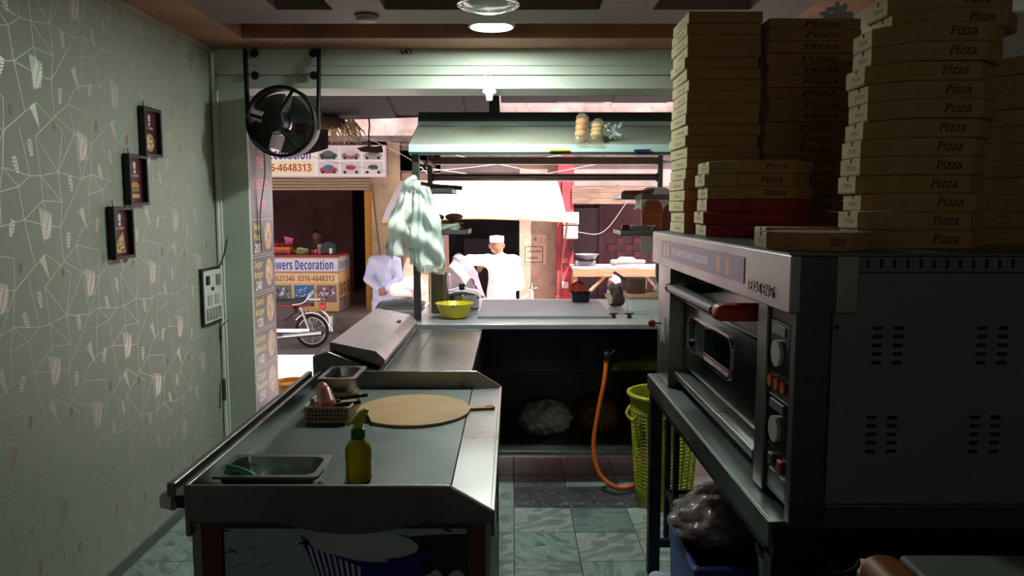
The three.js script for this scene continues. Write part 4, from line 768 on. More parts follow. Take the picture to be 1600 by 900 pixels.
stack(19, 1.075, 2.965, 0.325, 0.325, 0.0402, 0.0005, () => boxMats.script, (i) => `kraft pizza box, ${ordinal[i]} from the bottom of the tall stack behind the red boxes`, 'boxes of the tall stack behind the red boxes', false, 0.008);
stack(6, 0.805, 2.6, 0.34, 0.30, 0.0408, 0.08, (i) => (i < 3 ? boxMats.red : boxMats.cut), (i) => (i < 3 ? `red pizza box, ${['lowest', 'middle', 'uppermost'][i]} of three under the kraft boxes on the oven` : `kraft pizza box, ${['lowest', 'middle', 'topmost'][i - 3]} of three lying on the red boxes`), 'short stack of red and kraft boxes', true, 0.006);
stack(12, 0.985, 1.912, 0.305, 0.25, 0.0427, 0.073, () => boxMats.cut, (i) => `kraft pizza box, ${ordinal[i]} from the bottom of the nearest tall stack`, 'boxes of the nearest tall stack', true, 0.008, OVEN_TOP, 0, 0.0012);
stack(2, 1.06, 1.96, 0.305, 0.25, 0.0427, 0.073, () => boxMats.cut, (i) => `kraft pizza box shifted right on top of the nearest tall stack, ${['lower', 'upper'][i]} of two`, 'shifted boxes on the nearest tall stack', true, 0.006, OVEN_TOP + 12 * 0.0427);
stack(11, 1.36, 2.06, 0.30, 0.25, 0.0427, 0.073, () => boxMats.cut, (i) => `kraft pizza box, ${ordinal[i]} from the bottom of the dark stack at the right edge`, 'boxes of the dark stack at the right edge', false, 0.008);
stack(1, 0.70, 1.795, 0.24, 0.24, 0.0405, 0.075, () => boxMats.cut, () => 'single kraft pizza box overhanging the front corner of the oven top', 'loose boxes on the oven', true, 0);
stack(1, 0.84, 2.235, 0.24, 0.24, 0.0405, 0.07, () => boxMats.cut, () => 'single kraft pizza box lying between the red boxes and the nearest stack', 'loose boxes on the oven', true, 0);
one('crumpled_foil', 'shiny crumpled plastic on top of the tall script-printed box stack', 'wrapper', sdfGeo(Array.from({ length: 12 }, () => cap([rr(-0.05, 0.05), rr(0, 0.03), rr(-0.03, 0.03)], [rr(-0.05, 0.06), rr(0, 0.05), rr(-0.03, 0.03)], 0.014, 0.01)), L3(-0.09, -0.05, -0.07), L3(0.1, 0.09, 0.07), 44, 0.008), mat(0xd6d8d8, 0.2, 0, { transmission: 0.3, thickness: 0 }), 1.19, OVEN_TOP + 19 * 0.0402 + 0.015, 2.9);

// ---------- under and in front of the oven stand ----------
one('blue_crate', 'blue plastic crate on the floor under the oven stand', 'crate', panGeo([[0.001, 0.001, 0.0005, 0], [0.19, 0.2, 0.02, 0], [0.2, 0.21, 0.02, 0.36], [0.21, 0.22, 0.02, 0.37], [0.2, 0.21, 0.02, 0.38], [0.185, 0.195, 0.02, 0.37], [0.175, 0.185, 0.02, 0.02], [0.001, 0.001, 0.0005, 0.02]]), mat(0x16347c, 0.5), 0.80, 0, 2.62);
{
  const t = thing('bread_bag', 'clear knotted bag of brown bread bulging out of the blue crate', 'bag', 0.745, 0.38, 2.62);
  const bump = (rx, ry, rz, s, top) => { const g = new THREE.SphereGeometry(1, 56, 40), p = g.attributes.position; for (let i = 0; i < p.count; i++) { const x = p.getX(i), y = p.getY(i), z = p.getZ(i), a = Math.atan2(z, x); const f = 1 + 0.06 * Math.sin(a * 8 + y * 7 + s) + 0.05 * Math.sin(a * 15 - y * 12 + s) + 0.04 * Math.sin(y * 18 + a * 2); const up = y > 0 ? 1 + top * y * y : 0.8; p.setXYZ(i, x * rx * f * (y > 0 ? 1 - 0.35 * y * y : 1), y * ry * f * up, z * rz * f); } g.computeVertexNormals(); return g; };
  part(t, 'bread', bump(0.165, 0.08, 0.13, 0.5, 0), mat(0x5c3520, 0.7), 0, 0.05, 0);
  part(t, 'clear_bag', bump(0.182, 0.095, 0.15, 1.3, 0.45), mat(0xe2dfe0, 0.16, 0, { transmission: 0.82, thickness: 0, ior: 1.3 }), 0, 0.07, 0);
}
one('black_pot', 'black pot with a bright worn rim under the oven stand', 'pot', lathe([[0, 0], [0.09, 0], [0.12, 0.04], [0.128, 0.15], [0.134, 0.155], [0.13, 0.162], [0.12, 0.158], [0.11, 0.04], [0, 0.012]], 36), mat(0x17171a, 0.3, 0.5), 0.80, 0.46, 2.0);
one('plastic_drum', 'dark blue plastic drum under the oven stand holding the black pot', 'drum', lathe([[0, 0], [0.15, 0], [0.155, 0.02], [0.15, 0.2], [0.158, 0.22], [0.15, 0.24], [0.15, 0.43], [0.14, 0.458], [0, 0.459]], 32), mat(0x141c30, 0.5), 0.82, 0, 2.02);
one('blue_sack', 'dark blue sack standing under the oven at the right', 'sack', sdfGeo([cap([0, 0.18, 0], [0.02, 0.45, 0], 0.18, 0.14), cap([0.02, 0.5, 0], [0.04, 0.62, 0], 0.1, 0.08)], L3(-0.26, -0.02, -0.26), L3(0.28, 0.74, 0.26), 44, 0.06), mat(0x14284e, 0.7), 1.14, 0.0, 2.12);
{
  const t = thing('side_counter', 'counter with grey top and rounded orange wood edge in the lower right corner', 'counter', 0.93, 0, 0.8);
  wpart(t, 'top', Bx(0.60, 1.3, 0.975, 1.015, 0.45, 1.145, 0.008), mat(0x7d8580, 0.6));
  wpart(t, 'wood_edge', Bx(0.535, 0.602, 0.955, 1.02, 0.45, 1.15, 0.026), mat(0xffffff, 0.5, 0, { map: woodTex(178, 104, 36, 61) }));
  wpart(t, 'apron', Bx(0.58, 1.28, 0.8, 0.975, 0.48, 1.12), mat(0x3c2a1c, 0.6));
  for (const x of [0.6, 1.26]) for (const D of [0.5, 1.1]) wpart(t, 'leg', Bx(x - 0.025, x + 0.025, 0, 0.8, D - 0.025, D + 0.025), mat(0x3c2a1c, 0.6));
}
{
  const t = thing('metal_rack', 'thin black metal rack standing between the yellow basket and the oven stand', 'rack', 0.86, 0, 3.42);
  for (const [x, D] of [[0.73, 3.32], [0.73, 3.5], [0.99, 3.32], [0.99, 3.5]]) wpart(t, 'leg', Bx(x - 0.012, x + 0.012, 0, 0.7, D - 0.012, D + 0.012), blackIron);
  for (const y of [0.22, 0.68]) for (const D of [3.32, 3.5]) wpart(t, 'rail', Bx(0.742, 0.978, y - 0.01, y + 0.01, D - 0.01, D + 0.01), blackIron);
  for (const y of [0.22, 0.68]) for (const x of [0.73, 0.99]) wpart(t, 'rail', Bx(x - 0.01, x + 0.01, y - 0.01, y + 0.01, 3.332, 3.488), blackIron);
}
one('white_bag', 'small white and blue bag lying by the foot of the oven stand', 'bag', sdfGeo([cap([-0.03, 0.035, 0], [0.05, 0.03, 0.02], 0.035, 0.03), cap([0.05, 0.03, 0.02], [0.09, 0.02, 0.05], 0.02, 0.015)], L3(-0.1, -0.02, -0.08), L3(0.14, 0.1, 0.12), 36), mat(0xaab4c8, 0.5), 0.62, 0.002, 3.0);

// ---------- the street ----------
const G = -0.65, PL = -0.35;
struct('road', Bx(-16, 16, G - 0.1, G, 5.9, 22), mat(0xffffff, 0.95, 0, { map: rep(dataTex(512, 512, (u, v) => { const n = fbm(u, v, 6, 91, 5), f = hash(Math.floor(u * 512), Math.floor(v * 512), 5); return grey(138, 130, 128, 0.72 + 0.4 * n + 0.16 * (f - 0.5)); }), 0.4, 0.4) }));
struct('plinth', Bx(-9, 6, G, PL, 13.35, 21), plaster(140, 128, 120, 93));
const beige = plaster(196, 170, 140, 94), pinkish = plaster(170, 150, 146, 95), shopPaint = plaster(126, 104, 98, 96), plum = plaster(118, 80, 88, 97), redPaint = plaster(176, 62, 70, 98);
const planks = mat(0xffffff, 0.85, 0, { map: woodTex(150, 118, 100, 33) });
{
  const t = thing('flower_shop', 'open flower shop across the street with dark interior and yellow side wall', 'shop', -4.5, PL, 14.5);
  wpart(t, 'back_wall', Bx(-7, -2.3, PL, 2.7, 20.6, 20.75), shopPaint);
  wpart(t, 'inner_wall', Bx(-2.75, -2.6, PL, 2.6, 14.4, 20.6), mat(0xb9832e, 0.8));
  wpart(t, 'outer_wall', Bx(-7.2, -7, PL, 2.7, 14.3, 20.7), beige);
  wpart(t, 'shop_ceiling', Bx(-7.2, -2.3, 2.6, 2.75, 14.3, 20.7), shopPaint);
  wpart(t, 'inside_partition', Bx(-5.6, -3.6, PL, 2.6, 17.4, 17.5), plaster(120, 74, 72, 99));
  wpart(t, 'pillar', Bx(-2.6, -2.06, PL, 2.75, 14.3, 14.7), beige);
  const sb = wpart(t, 'shutter_box', Bx(-7, -2.6, 1.9, 2.12, 14.3, 14.6, 0.02), beige);
  for (let i = 0; i < 4; i++) wpart(sb, 'shutter_slat', rod(V(-7, 1.90 + i * 0.055, 14.29), V(-2.62, 1.90 + i * 0.055, 14.29), 0.024, 0.024, 8), beige);
  wpart(t, 'fascia', Bx(-7, -2.06, 2.12, 2.75, 14.31, 14.5), beige);
}
{
  const tx = canvasTex(1024, 192, (x, w, h) => {
    x.fillStyle = '#efe9ea'; x.fillRect(0, 0, w, h); x.textAlign = 'left';
    x.fillStyle = '#f0e3b0'; x.fillRect(0, 96, 640, 80); x.fillStyle = '#2d2f86'; x.font = 'bold 92px sans-serif'; x.fillText('Flowers Decoration', 150, 84, 475);
    x.fillStyle = '#a03438'; x.font = 'bold 62px sans-serif'; x.fillText('0345-5621346 0316-4648313', 10, 158, 615);
    [['#3c4048', '#5a5e66'], ['#8c6068', '#bcb4b8'], ['#9a8a80', '#5f6a72'], ['#b33648', '#3a6ca8'], ['#c6c0c0', '#a83040'], ['#d8d4d4', '#40444c']].forEach(([c, d], i) => {
      const X = 660 + (i % 3) * 120, Y = 10 + Math.floor(i / 3) * 88; x.fillStyle = '#cfc8c6'; x.fillRect(X, Y, 112, 80); x.fillStyle = c; x.beginPath(); x.ellipse(X + 56, Y + 52, 48, 22, 0, 0, 7); x.fill(); x.fillStyle = d; x.beginPath(); x.ellipse(X + 56, Y + 36, 28, 16, 0, 0, 7); x.fill(); x.fillStyle = '#202020'; for (const q of [24, 86]) { x.beginPath(); x.arc(X + q, Y + 66, 9, 0, 7); x.fill(); }
    });
    x.strokeStyle = '#d8b8bc'; x.lineWidth = 6; x.strokeRect(3, 3, w - 6, h - 6);
  });
  const t = thing('shop_sign', 'white banner sign with blue Flowers Decoration lettering and car pictures across the street', 'sign', -4.05, 2.4, 14.22);
  part(t, 'board', B(3.5, 0.58, 0.03, 0.004), whitePlastic);
  part(t, 'print', new THREE.PlaneGeometry(3.48, 0.56), mat(0xffffff, 0.5, 0, { map: tx }), 0, 0, 0.016);
}
{
  const front = canvasTex(1024, 640, (x, w, h) => {
    x.fillStyle = '#e6c07c'; x.fillRect(0, 0, w, h); x.fillStyle = '#e4e2ee'; x.fillRect(0, 18, w, 150); x.fillStyle = '#b98a6a'; x.fillRect(0, 0, w, 18); x.fillStyle = '#c98c70'; x.fillRect(0, 168, w, 24);
    x.fillStyle = '#2c3f92'; x.font = 'bold 150px sans-serif'; x.textAlign = 'left'; x.fillText('Flowers Decoration', 215, 146, 760);
    x.fillStyle = '#f2dca0'; x.fillRect(0, 192, w, 110); x.fillStyle = '#b04a50'; x.font = 'bold 92px sans-serif'; x.fillText('0345-5621346  0316-4648313', 130, 282, 850);
    [['#8a949a', '#c6ccd0'], ['#7c7a84', '#b9b2b8'], ['#3f74b8', '#9cc0e0'], ['#8e6c74', '#c9b0b4']].forEach(([a, b], i) => { const X = 30 + i * 250; x.fillStyle = a; x.fillRect(X, 330, 220, 200); for (let k = 0; k < 40; k++) { x.fillStyle = [b, '#4a4c54', a, '#e6e6e8'][k % 4]; x.beginPath(); x.ellipse(X + rr(20, 200), rr(350, 510), rr(5, 26), rr(4, 16), rr(0, 3), 0, 7); x.fill(); } });
    x.fillStyle = '#7e3238'; x.fillRect(40, 560, 220, 60);
  });
  const side = canvasTex(512, 640, (x, w, h) => {
    x.fillStyle = '#d9b07c'; x.fillRect(0, 0, w, h); x.fillStyle = '#c9c8d4'; x.fillRect(0, 18, w, 150); x.fillStyle = '#3a4a92'; x.font = 'bold 130px sans-serif'; x.fillText('Decor', 30, 140, 440); x.fillStyle = '#e2c184'; x.fillRect(0, 192, w, 100);
    for (let i = 0; i < 6; i++) { const X = 20 + (i % 3) * 165, Y = 315 + Math.floor(i / 3) * 165; x.fillStyle = ['#7a5a52', '#8a6a5a', '#6e564c', '#3e6ea6', '#7a6a5c', '#8a7466'][i]; x.fillRect(X, Y, 140, 145); for (let k = 0; k < 14; k++) { x.fillStyle = ['#c9a890', '#4a3530', '#a88878'][k % 3]; x.beginPath(); x.ellipse(X + rr(14, 126), Y + rr(14, 130), rr(5, 20), rr(6, 28), 0, 0, 7); x.fill(); } }
  });
  const t = thing('flower_stall', 'stall counter with red cloth top and printed Flowers Decoration skirt', 'stall', -4.0, PL, 14.4);
  part(t, 'carcass', B(1.64, 1.0, 0.94), mat(0x6a4a3c, 0.8), 0, 0.51, -0.02);
  part(t, 'red_top', B(1.72, 0.04, 1.0, 0.012), mat(0x9c3844, 0.8), 0, 1.035, -0.02);
  part(t, 'front_print', new THREE.PlaneGeometry(1.68, 1.0, 1, 1), mat(0xffffff, 0.6, 0, { map: front, side: THREE.DoubleSide }), 0, 0.515, 0.475);
  part(t, 'side_print', new THREE.PlaneGeometry(0.98, 1.0).rotateY(PI / 2), mat(0xffffff, 0.6, 0, { map: side, side: THREE.DoubleSide }), 0.845, 0.515, -0.02);
  const Y = 0.706;
  const ob = thing('orange_carton', 'orange snack carton on the red stall top', 'box', -4.28, Y, 14.2); part(ob, 'carton', B(0.42, 0.13, 0.25, 0.006), mat(0xd0702a, 0.6), 0, 0.066, 0);
  const otx = canvasTex(256, 80, (x) => { x.fillStyle = '#d0702a'; x.fillRect(0, 0, 256, 80); x.fillStyle = '#9a2a20'; x.font = 'italic bold 56px serif'; x.fillText('Slumper', 30, 58); }); part(ob, 'print', new THREE.PlaneGeometry(0.36, 0.11), mat(0xffffff, 0.6, 0, { map: otx }), 0.02, 0.066, 0.126);
  const fl = (n, r, m) => { const l = []; for (let i = 0; i < n; i++) l.push(ball(rr(0.02, 0.035), rr(0.018, 0.03), rr(0.02, 0.03), 8).translate(rr(-r, r), rr(0, 0.05), rr(-0.06, 0.06))); return one('flower_heap', m[0], 'flowers', M(l), mat(m[1], 0.7), m[2], m[3], m[4]); };
  fl(14, 0.17, ['red paper flowers heaped in the orange carton', 0xb3262e, -4.26, Y + 0.155, 14.2]);
  one('pink_cone', 'pink paper cone standing behind the red flowers', 'paper', ext([[-0.06, 0], [0.04, 0], [0.08, 0.12], [-0.03, 0.15], [-0.1, 0.16]], 0.03, 0.004), mat(0xc25a92, 0.6), -4.14, Y + 0.16, 14.3);
  const bw = thing('green_bowl', 'lime green bowl of flowers on the red stall top', 'bowl', -3.84, Y + 0.0005, 14.05); part(bw, 'shell', lathe([[0, 0], [0.1, 0], [0.14, 0.075], [0.15, 0.08], [0.135, 0.075], [0.095, 0.008], [0, 0.008]], 30), mat(0x7a9a3a, 0.5));
  part(bw, 'petals', M(Array.from({ length: 12 }, () => ball(0.03, 0.022, 0.03, 8).translate(rr(-0.09, 0.09), 0.08 + rr(0, 0.03), rr(-0.07, 0.07)))), mat(0xcfc6c2, 0.7));
  fl(7, 0.07, ['pink flower cluster beside the green bowl', 0xd06a72, -3.585, Y + 0.025, 14.05]);
  one('white_cup', 'white paper cup left of the dark appliance', 'cup', lathe([[0, 0], [0.05, 0], [0.06, 0.17], [0.055, 0.17], [0.046, 0.006], [0, 0.006]], 20), mat(0xb9b2ba, 0.6), -3.565, Y + 0.0005, 14.3);
  const ap = thing('dark_appliance', 'dark rounded appliance with white tags at the stall top right', 'appliance', -3.35, Y + 0.0005, 14.15); part(ap, 'shell', ext([[-0.14, 0], [0.14, 0], [0.14, 0.12], [0.11, 0.2], [0.04, 0.24], [-0.06, 0.24], [-0.12, 0.18], [-0.14, 0.1]], 0.24, 0.02), mat(0x2a2c2e, 0.35, 0.3), 0, 0, 0); part(ap, 'tag', B(0.05, 0.1, 0.01), whitePlastic, 0.04, 0.06, 0.127);
  one('purple_cloth', 'purple folded cloth at the front of the stall top', 'cloth', ball(0.14, 0.016, 0.07, 16), mat(0x5c2a62, 0.8), -4.24, Y + 0.016, 14.0);
}
// middle shop front, graffiti pillar, red pillar, right shop
{
  const t = thing('middle_shop', 'dark middle shop with graffiti-scrawled beige pillar behind the white awning', 'shop', -0.6, PL, 14.6);
  wpart(t, 'back_wall', Bx(-2.04, 0.9, PL, 2.7, 18.8, 18.95), plaster(120, 112, 118, 101));
  wpart(t, 'shop_ceiling', Bx(-2.04, 1.0, 2.6, 2.75, 14.3, 18.9), shopPaint); wpart(t, 'side_wall', Bx(0.8, 0.92, PL, 2.6, 14.75, 18.8), shopPaint); wpart(t, 'side_wall', Bx(-2.04, -1.92, PL, 2.6, 14.75, 18.8), shopPaint);
  wpart(t, 'inside_panel', Bx(-1.1, -0.45, PL, 0.85, 17.6, 17.7), mat(0x6c6066, 0.8)); wpart(t, 'shutter_frame', Bx(-1.3, -1.2, PL, 2.6, 14.5, 14.6), mat(0x5c4038, 0.8));
  wpart(t, 'left_pier', Bx(-2.04, -1.32, PL, 2.75, 14.32, 14.6), plaster(186, 150, 130, 102));
  const pl = wpart(t, 'pillar', Bx(0.14, 0.92, PL, 2.75, 14.3, 14.75), plaster(178, 146, 128, 103));
  const gt = canvasTex(256, 320, (x) => { x.fillStyle = '#b8967e'; x.fillRect(0, 0, 256, 320); x.strokeStyle = '#4a3a38'; x.lineWidth = 9; x.strokeRect(14, 130, 200, 170); for (let i = 0; i < 7; i++) { x.beginPath(); x.moveTo(40 + (i % 4) * 40, 170 + Math.floor(i / 4) * 70); x.quadraticCurveTo(60 + (i % 4) * 40, 210 + Math.floor(i / 4) * 70, 80 + (i % 4) * 38, 165 + Math.floor(i / 4) * 70); x.stroke(); } x.fillStyle = '#6e7a62'; x.fillRect(120, 20, 26, 50); x.fillStyle = '#5a4a44'; for (let i = 0; i < 26; i++) x.fillRect(rr(0, 250), rr(0, 120), rr(4, 18), rr(4, 12)); });
  wpart(pl, 'scrawl', new THREE.PlaneGeometry(0.42, 0.55).translate(0.43, 0.78, -14.298), mat(0xffffff, 0.9, 0, { map: gt }));
  wpart(t, 'lintel', Bx(-2.04, 0.92, 2.2, 2.75, 14.32, 14.5), pinkish);
}
{
  const t = thing('red_pillar', 'red painted pillar with meter boxes right of the graffiti pillar', 'pillar', 0.97, PL, 14.15);
  part(t, 'shaft', B(0.3, 3.1, 0.3, 0.01), redPaint, 0, 1.55, 0); part(t, 'base_block', B(0.34, 0.3, 0.34, 0.01), redPaint, 0, 0.15, 0);
  part(t, 'socket', B(0.12, 0.12, 0.05, 0.01), mat(0xb9a8a0, 0.6), 0.0, 0.5, 0.17); part(t, 'switch_plate', B(0.09, 0.1, 0.04, 0.01), mat(0x9a5a58, 0.6), 0, 0.95, 0.165);
  part(t, 'conduit', rod(L3(-0.06, 0, 0.16), L3(-0.06, 2.4, 0.16), 0.012), mat(0x7a3038, 0.6));
}
for (let i = 0; i < 2; i++) {
  const t = thing('meter_box', ['upper grey electricity meter box on the red pillar', 'lower white-framed electricity meter box on the red pillar'][i], 'meter', 1.06, 1.36 - i * 0.25, 13.93);
  part(t, 'case', B(0.29 - i * 0.03, 0.23, 0.1, 0.015), mat(i ? 0xd6d0d0 : 0xa8a09c, 0.6)); part(t, 'face', B(0.23 - i * 0.03, 0.17, 0.012, 0.004), mat(i ? 0x9aa4ac : 0x8f949a, 0.4), 0, 0, 0.048);
  if (i) part(t, 'cables', M(tube([L3(-0.02, -0.11, 0), L3(-0.03, -0.22, 0.01), L3(0.0, -0.34, 0)], 0.012), tube([L3(0.02, -0.11, 0), L3(0.04, -0.2, 0.02), L3(0.02, -0.34, 0)], 0.012)), blackPlastic);
}
{
  const t = thing('right_shop', 'plum-walled dark shop behind the wooden table at right across the street', 'shop', 2.6, PL, 14.7);
  wpart(t, 'back_wall', Bx(1.12, 5.4, PL, 2.75, 15.6, 15.75), plum); wpart(t, 'shop_ceiling', Bx(1.12, 5.4, 2.6, 2.75, 14.3, 15.7), shopPaint);
  wpart(t, 'recess_panel', Bx(1.2, 1.75, PL, 1.55, 15.5, 15.6), mat(0x5c4c50, 0.9)); wpart(t, 'door_post', Bx(1.75, 1.84, PL, 1.6, 15.45, 15.6), plum);  // darker panel stands in for the shade of a recess
  for (let i = 0; i < 7; i++) for (let j = 0; j < 3; j++) if ((i + j) % 2) wpart(t, 'wall_block', Bx(1.95 + i * 0.17, 2.1 + i * 0.17, 0.55 + j * 0.14, 0.67 + j * 0.14, 15.57, 15.6, 0.01), mat(0x7c4850, 0.8));
  wpart(t, 'outer_wall', Bx(5.2, 5.4, PL, 2.75, 14.3, 15.6), pinkish); wpart(t, 'lintel', Bx(1.1, 5.4, 1.95, 2.75, 14.3, 14.5), pinkish);
  for (let i = 0; i < 3; i++) { const p = wpart(t, 'hoarding_plank', Bx(1.08, 3.2, 1.62 + i * 0.105, 1.72 + i * 0.105, 13.98, 14.02, 0.004), planks); }
}
{
  const t = thing('wooden_table', 'rough wooden table with crossed braces in front of the plum shop', 'table', 2.0, PL, 13.75);
  const wd = mat(0xffffff, 0.85, 0, { map: woodTex(172, 124, 92, 35) });
  part(t, 'top', B(1.9, 0.05, 0.6, 0.006), mat(0xffffff, 0.8, 0, { map: woodTex(170, 156, 156, 37) }), 0, 0.85, 0); part(t, 'apron', B(1.86, 0.13, 0.04, 0.004), wd, 0, 0.76, 0.28);
  for (const x of [-0.88, 0.88]) for (const z of [-0.25, 0.25]) part(t, 'leg', B(0.07, 0.82, 0.07, 0.004), wd, x, 0.41, z);
  part(t, 'brace', rod(L3(-0.85, 0.2, 0.25), L3(-0.35, 0.72, 0.25), 0.035, 0.035, 6), wd); part(t, 'brace', rod(L3(0.85, 0.2, 0.25), L3(0.35, 0.72, 0.25), 0.035, 0.035, 6), wd);
}
one('wide_pan', 'wide grey pan on a tray at the left end of the wooden table', 'pan', M(lathe([[0, 0.1], [0.13, 0.1], [0.2, 0.2], [0.22, 0.205], [0.19, 0.2], [0.12, 0.108], [0, 0.108]], 28), B(0.36, 0.08, 0.3, 0.01).translate(-0.04, 0.05, 0)), mat(0x6f6c72, 0.5, 0.4), 1.34, PL + 0.8755, 13.7);
one('cloth_heap', 'pale heap of cloths lying on the wooden table', 'cloth', sdfGeo([cap([-0.25, 0.02, 0], [0.3, 0.03, 0], 0.05, 0.035, { sz: 2 }), cap([-0.1, 0.07, 0], [0.1, 0.07, 0], 0.05, 0.04)], L3(-0.4, -0.05, -0.2), L3(0.45, 0.16, 0.2), 44, 0.05), mat(0x8d8286, 0.9), 2.05, PL + 0.915, 13.7);
// building storeys above
{
  const t = thing('upper_storey', 'weathered grey upper wall above the shops across the street', 'building', -1.5, 2.75, 16);
  wpart(t, 'wall', Bx(-9, 6.5, 2.77, 6.5, 15.4, 16), pinkish); wpart(t, 'ledge', Bx(-9, 6.5, 2.76, 2.86, 14.2, 15.4), pinkish);
  for (let i = 0; i < 5; i++) { const w = wpart(t, 'window', Bx(-7.5 + i * 2.8, -6.5 + i * 2.8, 3.9, 5.2, 15.34, 15.42), mat(0x4a4240, 0.7)); wpart(w, 'pane', Bx(-7.4 + i * 2.8, -6.6 + i * 2.8, 4.0, 5.1, 15.33, 15.345), mat(0x20262c, 0.1)); }
}
{
  const t = thing('unseen_shade_cloth', 'unseen grey cloth over the street, placed to shade the flower shop side', 'canopy', -4.5, 3.3, 12.5);  // out of view, placed to keep sun off the flower shop side
  part(t, 'cloth', para((u, v, o) => o.set(-3.2 + u * 6.6, 0.12 * Math.sin(u * 9) * Math.sin(v * PI) - 0.15 * Math.sin(u * PI) * Math.sin(v * PI), 1.9 - v * 3.8), 30, 20), mat(0x7d7470, 0.9, 0, { side: THREE.DoubleSide }));
  for (const [x, z] of [[-3.2, 1.9], [3.4, 1.9], [-3.2, -1.9], [3.4, -1.9]]) part(t, 'rope', rod(L3(x, 0, z), L3(x * 1.1, 0.4, z < 0 ? -2.85 : z * 1.05), 0.01), mat(0x8a8078, 0.8));
}
{
  const t = thing('white_awning', 'sunlit white tarpaulin awning of the middle shop', 'awning', -0.55, 1.4, 12.1);
  const tm = mat(0xe6e2e6, 0.75, 0, { side: THREE.DoubleSide, transmission: 0.25, thickness: 0 });
  part(t, 'tarp', para((u, v, o) => { const x = -1.35 + u * 2.7; const k = Math.pow(2 * u - 1, 2); o.set(x * (1 - 0.04 * v), 0.0 + 0.6 * Math.pow(v, 0.8) - 0.05 * k * (1 - v) + 0.035 * Math.sin(u * 14) * v * (1 - v) * 2, 0.8 - v * 1.6 + 0.04 * k); }, 40, 24), tm);
  part(t, 'hem', tube([L3(-1.35, -0.05, 0.84), L3(-0.7, -0.02, 0.81), L3(0, 0, 0.8), L3(0.7, -0.02, 0.81), L3(1.35, -0.05, 0.84)], 0.014), mat(0xc9a878, 0.8));
  part(t, 'pole', rod(L3(1.36, -0.05, 0.82), L3(1.3, -1.75, -1.25 + 0.9 * 0 ), 0.015), mat(0x8a4a3c, 0.8));
}
one('leaning_stick', 'thin wooden stick leaning against the beige pillar of the flower shop', 'stick', M(rod(L3(0, 2.35, -0.25), L3(0.28, 0, 0), 0.018)), mat(0x7a5238, 0.8), -2.58, PL, 14.0);
// overhead wires
[[[-4, 2.55, 12.9], [-1.9, 2.15, 12.7], [1.5, 2.5, 12.9]], [[-3.2, 2.75, 11], [-1.6, 2.45, 11], [0.4, 2.1, 12]], [[-1.5, 2.2, 12.4], [0, 2.05, 12.6], [1.6, 2.3, 12.8]], [[-0.2, 2.05, 11.2], [0.3, 1.55, 11.25], [0.9, 1.95, 11.3]], [[1.15, 1.12, 13.885], [1.6, 1.1, 13.86], [2.1, 1.68, 13.975]], [[-2.4, 2.7, 12], [-1.6, 2.3, 12.6], [-1.2, 1.9, 13]]].forEach((p, i) => {
  const lab = ['pale wire sagging high across the street above the white awning', 'wire running down from the upper left towards the cart canopy', 'pale wire sagging between shops just above the awning', 'dark thin wire drooping in front of the white awning', 'thin pale wire drooping from the meter boxes to the right', 'short slanting wire left of the cart canopy'][i];
  const b = p[0]; one('overhead_wire', lab, 'wire', tube(p.map(([x, y, D]) => V(x - b[0], y - b[1], D - b[2])), 0.005, 24, 5), mat(i === 3 ? 0x3a3436 : 0x9a8c8c, 0.7), b[0], b[1], b[2]);
});
// things hanging under the awning
{
  const t = thing('straw_bundle', 'frayed straw bundle hanging under the shop awning beside the fan', 'straw', -1.22, 2.17, 5.6);
  const l = []; for (let i = 0; i < 60; i++) { const x = rr(-0.12, 0.08), y = rr(-0.02, 0.02); l.push(tube([L3(x, y, rr(-0.02, 0.02)), L3(x + rr(0.0, 0.05), y - rr(0.02, 0.05), rr(-0.03, 0.03)), L3(x + rr(0.02, 0.1), y - rr(0.05, 0.16), rr(-0.04, 0.04))], 0.004, 5, 4)); }
  part(t, 'straws', M(l), mat(0xd9c29c, 0.8)); part(t, 'binding', M(ball(0.13, 0.05, 0.04, 14).translate(-0.1, -0.01, 0)), mat(0x6b5240, 0.9));
}
{
  const t = thing('hanging_rag', 'brown rag hanging on a cord under the awning in front of the sign', 'rag', -1.03, 2.2, 5.62);
  part(t, 'cord', tube([L3(0, 0.0, 0), L3(0.004, -0.06, 0), L3(-0.002, -0.12, 0), L3(0.0, -0.18, 0)], 0.006), mat(0x5c4e4a, 0.8));
  part(t, 'knot', ball(0.014, 0.03, 0.014, 10), mat(0x6b4a42, 0.8), 0, -0.19, 0);
  part(t, 'rag', ext([[-0.09, -0.22], [-0.02, -0.205], [0.05, -0.21], [0.09, -0.2], [0.1, -0.25], [0.05, -0.258], [-0.02, -0.25], [-0.06, -0.245]], 0.02, 0.004), mat(0x6b4f4a, 0.9));
}
{
  const t = thing('orange_tub', 'orange plastic tub standing on the landing outside the door', 'tub', -1.62, -0.003, 5.55);
  part(t, 'shell', lathe([[0, 0.0], [0.1, 0.0], [0.105, 0.01], [0.118, 0.26], [0.132, 0.265], [0.135, 0.285], [0.125, 0.29], [0.112, 0.27], [0.1, 0.02], [0, 0.015]], 36), mat(0xd98618, 0.45)); part(t, 'content', lathe([[0, 0.262], [0.113, 0.26]], 30), mat(0xd9a83c, 0.5));
}
